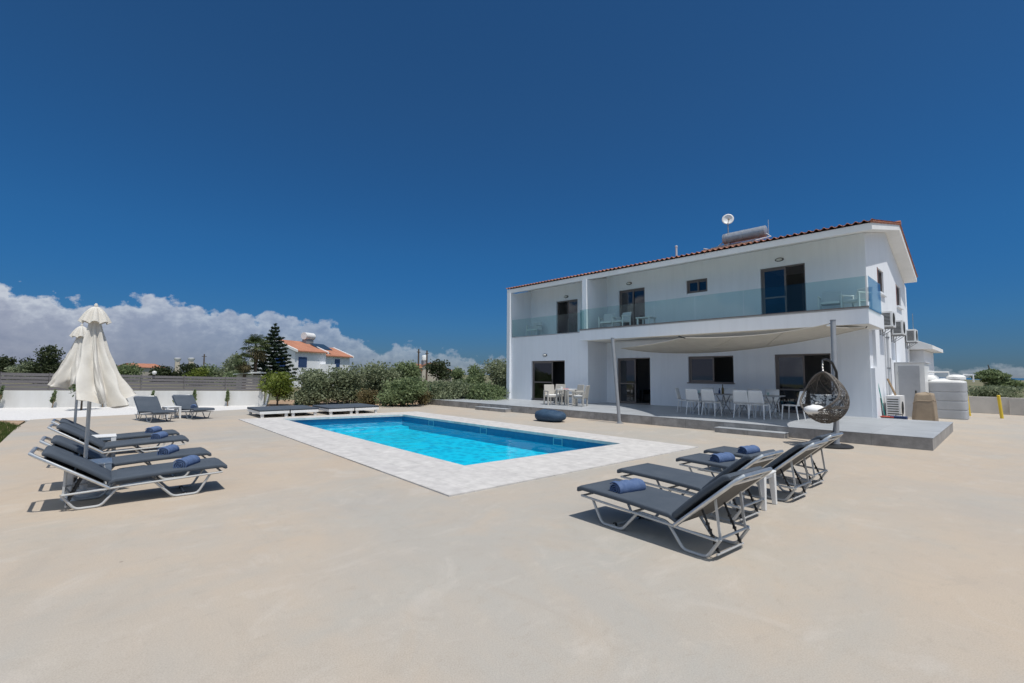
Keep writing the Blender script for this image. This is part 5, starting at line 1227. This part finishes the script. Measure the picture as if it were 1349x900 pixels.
# green bin
p = uz(393, 533, -.03); gb = thing('garden_bin', 'dark green plastic bin standing in front of the hedge', 'bin', tuple(p), .6)
MB().lathe([(.16, 0), (.18, .03), (.22, .55), (.2, .56)], 16).build('body', 'greenplastic', gb, smooth=True); MB().lathe([(.24, .561), (.24, .6), (.15, .66), (.03, .69)], 16).build('lid', 'greenplastic', gb, smooth=True)
MB().tube([(.24, -.05, .66), (.32, -.05, .68), (.32, .05, .68), (.24, .05, .66)], .012, 6).build('handle', 'darkmetal', gb)
# background trees
GB = 'trees and scrub beyond the fence'
bgd = [(40, 84, 453, 62, 'leafdark', 'dense dark round tree above the fence left of the parasols', 5200), (-6, 20, 466, 75, 'leafdark', 'dark tree at the left photo edge above the fence', 2200), (12, 48, 471, 70, 'leafolive', 'pale olive scrub left of the dense dark tree', 2200),
       (26, 42, 465, 85, 'leafdark', 'small dark pointed tree just left of the dense dark tree', 1200), (78, 118, 478, 70, 'leafolive', 'olive scrub right of the dense dark tree', 2000), (150, 192, 477, 80, 'leafgreen', 'low green scrub right of the folded parasols above the fence', 2000),
       (196, 232, 475, 75, 'leafdark', 'low dark tree below the left far roof tank', 2600), (228, 262, 478, 78, 'leafdark', 'low dark tree below the right far roof tank', 2200), (244, 276, 481, 60, 'leafbright', 'bright green shrub showing over the fence', 2000),
       (262, 300, 477, 66, 'leafgreen', 'green shrub showing over the fence left of the olive tree', 2400), (288, 326, 463, 58, 'leafolive', 'olive grey tree left of the palm', 3600), (292, 350, 484, 50, 'leafgreen', 'low green shrub at the palm foot above the fence', 2000),
       (560, 597, 474, 80, 'leafdark', 'dark tree beside the far cream house', 1800), (590, 618, 484, 90, 'leafgreen', 'far green tree right of the cream house', 1400), (612, 640, 480, 70, 'leafgreen', 'far green tree left of the tall olive shrub', 1600)]
for i, (a, b, yt, d, m, lab, n) in enumerate(bgd):
    bush(a, b, yt, d, m, n, .0030*d, 120+i, lab, GB, base=-.1, name='tree', cat='tree', low=-.12, blobs=12, trunk=.25)
rl = [(1275, 1349, 512, 36, 'leafolive', 'low olive scrub along the top of the right wall', 3000)]
bush(1270, 1345, 508, 36, 'leafolive', 3500, .10, 151, 'low olive scrub showing over the right wall', None, base=-.05)
c = far(1312, 500, 40); pn = thing('pine_tree', 'wind swept pine with layered dark crown behind the low right wall', 'tree', (c.x, c.y, -.1))
zt = far(1300, 479, 40).z
MB().tube([(.6, .6, 0), (.3, .3, 1.0), (-.2, -.2, 1.9), (-.4, -.4, zt)], [.12, .1, .07, .03], 8).build('trunk', 'bark', pn, smooth=True)
rx_, ry_ = _r0.x, _r0.y
leaves('crown', 'leafgreen', pn, [((rx_*o, ry_*o, z), (w_, w_, h_)) for o, z, w_, h_ in ((-.6, 2.15, .75, .22), (-.9, 1.85, .8, .18), (.1, 1.95, .8, .25), (.5, 1.5, .8, .22), (-.5, 1.55, .6, .12), (1.1, 1.3, .9, .25), (1.6, 1.1, .8, .25), (.1, 1.2, .8, .2), (-.3, 2.35, .4, .15))], 6000, .11, 155, aspect=3)
# norfolk pine
c = far(360, 490, 50); nf = thing('norfolk_pine', 'tall tiered dark conifer beside the neighbour house', 'tree', (c.x, c.y, 0)); zt = far(362, 425, 50).z
MB().tube([(0, 0, 0), (0, 0, zt*.97)], [.14, .02], 8).build('trunk', 'bark', nf)
g = np.random.default_rng(5); cl_ = []
nt_ = 17
for i in range(nt_):
    u = i/(nt_-1); z = .7+(zt-.85)*u; r_ = 2.3*(1-u)**.85*(.85+.3*g.random())+.06
    for k in range(7 if i < 13 else 5):
        a = k*2*pi/7+i*.7+g.normal()*.15
        for q_ in np.linspace(.2, 1, 4): cl_.append(((math.cos(a)*r_*q_, math.sin(a)*r_*q_, z+.12*q_*r_-.10*math.sin(q_*3)), (.20*r_**.5, .20*r_**.5, .09)))
leaves('crown', 'leafpine', nf, cl_, 17000, .12, 6, aspect=2.4)
# fan palms
def palm(px, ytop, d, lab, seed, nfr, skirt, ybase=490, fl=1.0):
    c = far(px, ybase, d); t = thing('palm_tree', lab, 'tree', (c.x, c.y, -.1), 0, 'fan palms by the neighbour house'); zt = far(px, ytop, d).z-fl*.55+.1; g = random.Random(seed)
    MB().tube([(0, 0, 0), (.03, .02, zt*.5), (0, 0, zt)], [.2, .15, .17], 10).build('trunk', 'palmtrunk', t, smooth=True)
    for (nm, m, cnt, e0, e1) in (('crown', 'leafpalm', nfr, -15, 80), ('dead_fronds', 'leafdry', skirt, -75, -30)):
        mb = MB()
        for i in range(cnt):
            a = g.uniform(0, 2*pi); e = rad(g.uniform(e0, e1)); st = fl*g.uniform(.35, .6); dirv = Vector((math.cos(a)*math.cos(e), math.sin(a)*math.cos(e), math.sin(e)))
            hub = Vector((0, 0, zt))+dirv*st; mb.tube([(0, 0, zt), tuple(hub)], .012, 4); side = dirv.cross(Vector((0, 0, 1))).normalized(); nr = side.cross(dirv)
            for q_ in range(11):
                b_ = rad(-85+170*q_/10); dv = dirv*math.cos(b_)+side*math.sin(b_); L_ = fl*g.uniform(.42, .55); w_ = dv.cross(nr).normalized()*.03*fl
                mid = hub+dv*L_*.6; tip = hub+dv*L_+Vector((0, 0, -.16*fl)); mb.face([hub, mid+w_, tip, mid-w_])
        mb.build(nm, m, t, fix=False)
palm(336, 446, 47, 'fan palm with dry skirt left of the tiered conifer', 3, 44, 16, fl=1.55)
palm(322, 468, 46, 'low shaggy yellowing palm left of the taller fan palm', 8, 20, 22, fl=1.2)
# lawn patch at far left
lw = MB(); g = np.random.default_rng(9); cnt = 0
poly_ = [uz(0, 582), uz(27, 562), uz(8, 556), Vector((-23.4, -4, 0)), Vector((-18, -4, 0))]
def inside(x, y):
    r_ = False; n_ = len(poly_)
    for i in range(n_):
        a, b = poly_[i], poly_[(i+1) % n_]
        if (a.y > y) != (b.y > y) and x < (b.x-a.x)*(y-a.y)/(b.y-a.y)+a.x: r_ = not r_
    return r_
while cnt < 9000:
    x, y = g.uniform(-24.5, -15.5), g.uniform(-4, -1.5)
    if not inside(x, y): continue
    a = g.uniform(0, 2*pi); h_ = g.uniform(.03, .085); w_ = .007; dx_, dy_ = math.cos(a), math.sin(a); t_ = g.uniform(.2, .8)*h_
    lw.face([(x-dy_*w_, y+dx_*w_, -.036), (x+dy_*w_, y-dx_*w_, -.036), (x+dx_*t_, y+dy_*t_, h_)]); cnt += 1
tag(lw.build('lawn', 'grass', fix=False), 'short green grass at the left edge of the patio', 'grass', kind='stuff')

# glass panel at the left end of the terrace
gp = hthing('glass_balustrade', 'frameless glass balustrade along the left end of the terrace', 'balustrade', TX0+.1, 17, TZ)
ys_ = [TY+.05, 15.95, 17.4, 18.9]
for a, b in zip(ys_, ys_[1:]): MB().box(TX0+.09, TX0+.102, a+.01, b-.01, TZ+.06, TZ+.82).build('pane', 'balglass', gp)
MB().box(TX0+.07, TX0+.122, ys_[0], ys_[-1], TZ+.001, TZ+.059).build('channel', 'greymetal', gp)

# ------------------------------------------------------------------ neighbour house, far house, poles, far tanks
P0 = far(388, 490, 58); P1 = far(467, 490, 70); dv = (P1-P0); dv.z = 0; L_ = dv.length; an_ = math.atan2(dv.y, dv.x)
nh = thing('neighbour_house', 'white two storey neighbour house with orange tiled roof and blue windows', 'house', (P0.x, P0.y, -.1), an_)
ez = far(388, 462, 58).z+.1; rz_ = ez+1.35; dep = 7.0; bk_ = dep/2
lb = L_*.47
w_ = MB()
w_.prism([(0, 0), (dep, 0), (dep, ez), (bk_, rz_), (0, ez)], 'x', 0, lb); w_.prism([(.9, 0), (dep, 0), (dep, ez-.1), (bk_+.6, rz_-.45), (.9, ez-.32)], 'x', lb+.002, L_)
w_.build('wall', 'neighbour', nh)
def gable(x0, x1, y0, yr, y1, z0, zr, nm='roof'):
    r = MB(); o_ = .35; sl1 = (zr-z0)/(yr-y0); r.prism([(y0-o_, z0-o_*sl1+.03), (yr, zr+.03), (y1+o_, z0-o_*sl1+.03), (y1+o_, z0-o_*sl1+.17), (yr, zr+.2), (y0-o_, z0-o_*sl1+.17)], 'x', x0, x1); ro = r.build(nm, 'terracotta2', nh)
    for x in (x0-.22, x1): 
        v = MB(); v.prism([(y0-o_-.05, z0-o_*sl1-.03), (yr, zr-.03), (y1+o_, z0-o_*sl1-.03), (y1+o_, z0-o_*sl1+.26), (yr, zr+.3), (y0-o_-.05, z0-o_*sl1+.26)], 'x', x, x+.22); v.build('verge', 'roofwhite', ro)
gable(.0, lb-.15, 0, bk_, dep, ez, rz_); gable(lb+.1, L_+.3, .9, bk_+.6, dep+.3, ez-.32, rz_-.45)
def nwin(x0, x1, z0, z1, y=0):
    f = MB(); f.box(x0, x1, y-.05, y-.003, z0, z1); fo = f.build('window', 'bluepaint', nh); g_ = MB(); g_.box(x0+.12, x1-.12, y-.06, y-.052, z0+.12, z1-.12); g_.build('pane', 'bluepane', fo)
nwin(.6, 2.1, ez-2.0, ez-.75); nwin(L_*.72, L_*.72+1.1, ez-2.2, ez-.75, .9)
f = MB(); f.box(-.05, -.003, 1.4, 2.9, ez-2.6, ez-.6); f.build('window', 'bluepaint', nh)
f = MB(); f.box(lb-1.2, lb-.01, -1.6, -.004, 0, ez-1.55); f.build('stair_wall', 'neighbour', nh)
nk = MB(); tx, tz_ = lb-.1, rz_+1.35
k_ = thing('solar_water_heater', 'white topped water tank and solar panel on the neighbour house roof', 'water heater'); k_.location = nh.matrix_basis @ Vector((0, 0, 0)) if False else (P0.x, P0.y, -.1); k_.rotation_euler.z = an_
MB().tube([(tx-.9, bk_-.6, tz_-.4), (tx+.9, bk_-.6, tz_-.4)], .5, 14).build('tank', 'plastic', k_, smooth=True)
MB().box(tx-.7, tx+.7, bk_-.9, bk_-.2, rz_-.6, tz_-.85).build('frame', 'greymetal', k_)
MB().hexa([(tx-.3, bk_-2.6, rz_-.9), (tx+2.6, bk_-2.6, rz_-.9), (tx+2.6, bk_-1.1, rz_-.1), (tx-.3, bk_-1.1, rz_-.1)], [(tx-.3, bk_-2.6, rz_-.8), (tx+2.6, bk_-2.6, rz_-.8), (tx+2.6, bk_-1.1, rz_), (tx-.3, bk_-1.1, rz_)]).build('collector', 'collector', k_)
# low shed by the palm
c = far(322, 487, 46); sd2 = thing('garden_shed', 'low shed with pale sloping roof showing over the fence below the palm', 'shed', (c.x, c.y, -.1), YAW)
MB().box(-.75, .8, 0, 1.6, 0, 1.55).build('wall', 'creamwall', sd2)
MB().hexa([(-1.0, -.15, 1.56), (1.05, -.15, 1.70), (1.05, 1.75, 1.70), (-1.0, 1.75, 1.56)], [(-1.0, -.15, 1.64), (1.05, -.15, 1.84), (1.05, 1.75, 1.84), (-1.0, 1.75, 1.64)]).build('roof', 'roofwhite', sd2, bevel=.01)
# far cream house
c = far(541, 490, 105); fh = thing('far_house', 'far cream house with sloping gable and red roof edge beside the two utility poles', 'house', (c.x, c.y, -.1), YAW)
MB().prism([(2.6, 0), (8.4, 0), (8.4, 2.5), (4.2, 4.1), (2.6, 3.5)], 'y', 0, 7).build('wall', 'creamwall', fh)
r_ = MB(); r_.prism([(4.2, 4.12), (8.8, 2.37), (8.8, 2.55), (4.2, 4.32)], 'y', -.3, 7.3); r_.prism([(4.19, 4.12), (4.19, 4.32), (2.3, 3.6), (2.3, 3.4)], 'y', -.3, 7.3); r_.build('roof', 'terracotta2', fh)
MB().box(-.2, 2.58, .4, 6, 0, 2.5).build('side_wing', 'creamwall', fh); MB().hexa([(-.6, 0, 2.4), (2.57, 0, 2.4), (2.57, 6, 3.9), (-.6, 6, 3.9)], [(-.6, 0, 2.6), (2.57, 0, 2.6), (2.57, 6, 4.1), (-.6, 6, 4.1)]).build('roof', 'terracotta2', fh)
MB().box(5.0, 5.9, -.06, -.004, 1.9, 2.9).build('window', 'bluepaint', fh)
c2 = far(559, 477, 106); ft = thing('roof_tank', 'white roof water tank above the far cream house', 'water tank', (c2.x, c2.y, 3.9)); MB().lathe([(.6, 0), (.62, 1.0), (.5, 1.15), (.1, 1.2)], 14, (0, 0, .8)).build('tank', 'plastic', ft, smooth=True); MB().box(-.5, .5, -.5, .5, -.6, .79).build('frame', 'greymetal', ft)
for px, yt, d, lab in ((551, 459, 82, 'left of the two dark utility poles above the hedge'), (562, 461, 84, 'right of the two dark utility poles above the hedge'), (268, 466, 110, 'far dark utility pole above the scrub between the roof tanks and the palm')):
    c = far(px, 490, d); zt = far(px, yt, d).z; p = thing('utility_pole', lab, 'utility pole', (c.x, c.y, -.1), an_, 'far utility poles'); MB().tube([(0, 0, 0), (0, 0, zt)], [.19, .13], 8).build('pole', 'bark', p); MB().box(-.6, .6, -.06, .06, zt-.6, zt-.48).build('crossarm', 'bark', p)
for px, lab in ((233, 'white cup shaped roof tank far beyond the fence, left of two'), (251, 'white cup shaped roof tank far beyond the fence, right of two')):
    c = far(px, 490, 120); zt = far(px, 474, 120).z; p = thing('roof_tank', lab, 'water tank', (c.x, c.y, -.1), 0, 'far white roof tanks'); MB().box(-.5, .5, -.5, .5, 0, zt-.4).build('stand', 'creamwall', p); MB().lathe([(.45, 0), (.75, .5), (.8, .9), (.4, 1.0)], 14, (0, 0, zt-.4)).build('tank', 'plastic', p, smooth=True)
c = far(184, 490, 130); f2 = thing('far_house', 'far low house with terracotta roof just visible over the fence', 'house', (c.x, c.y, -.1), an_+.3); MB().box(0, 10, 0, 7, 0, 3.0).build('wall', 'creamwall', f2)
MB().prism([(-.3, 3.0), (3.5, 4.2), (7.3, 3.0)], 'x', -.3, 10.3).build('roof', 'terracotta2', f2)
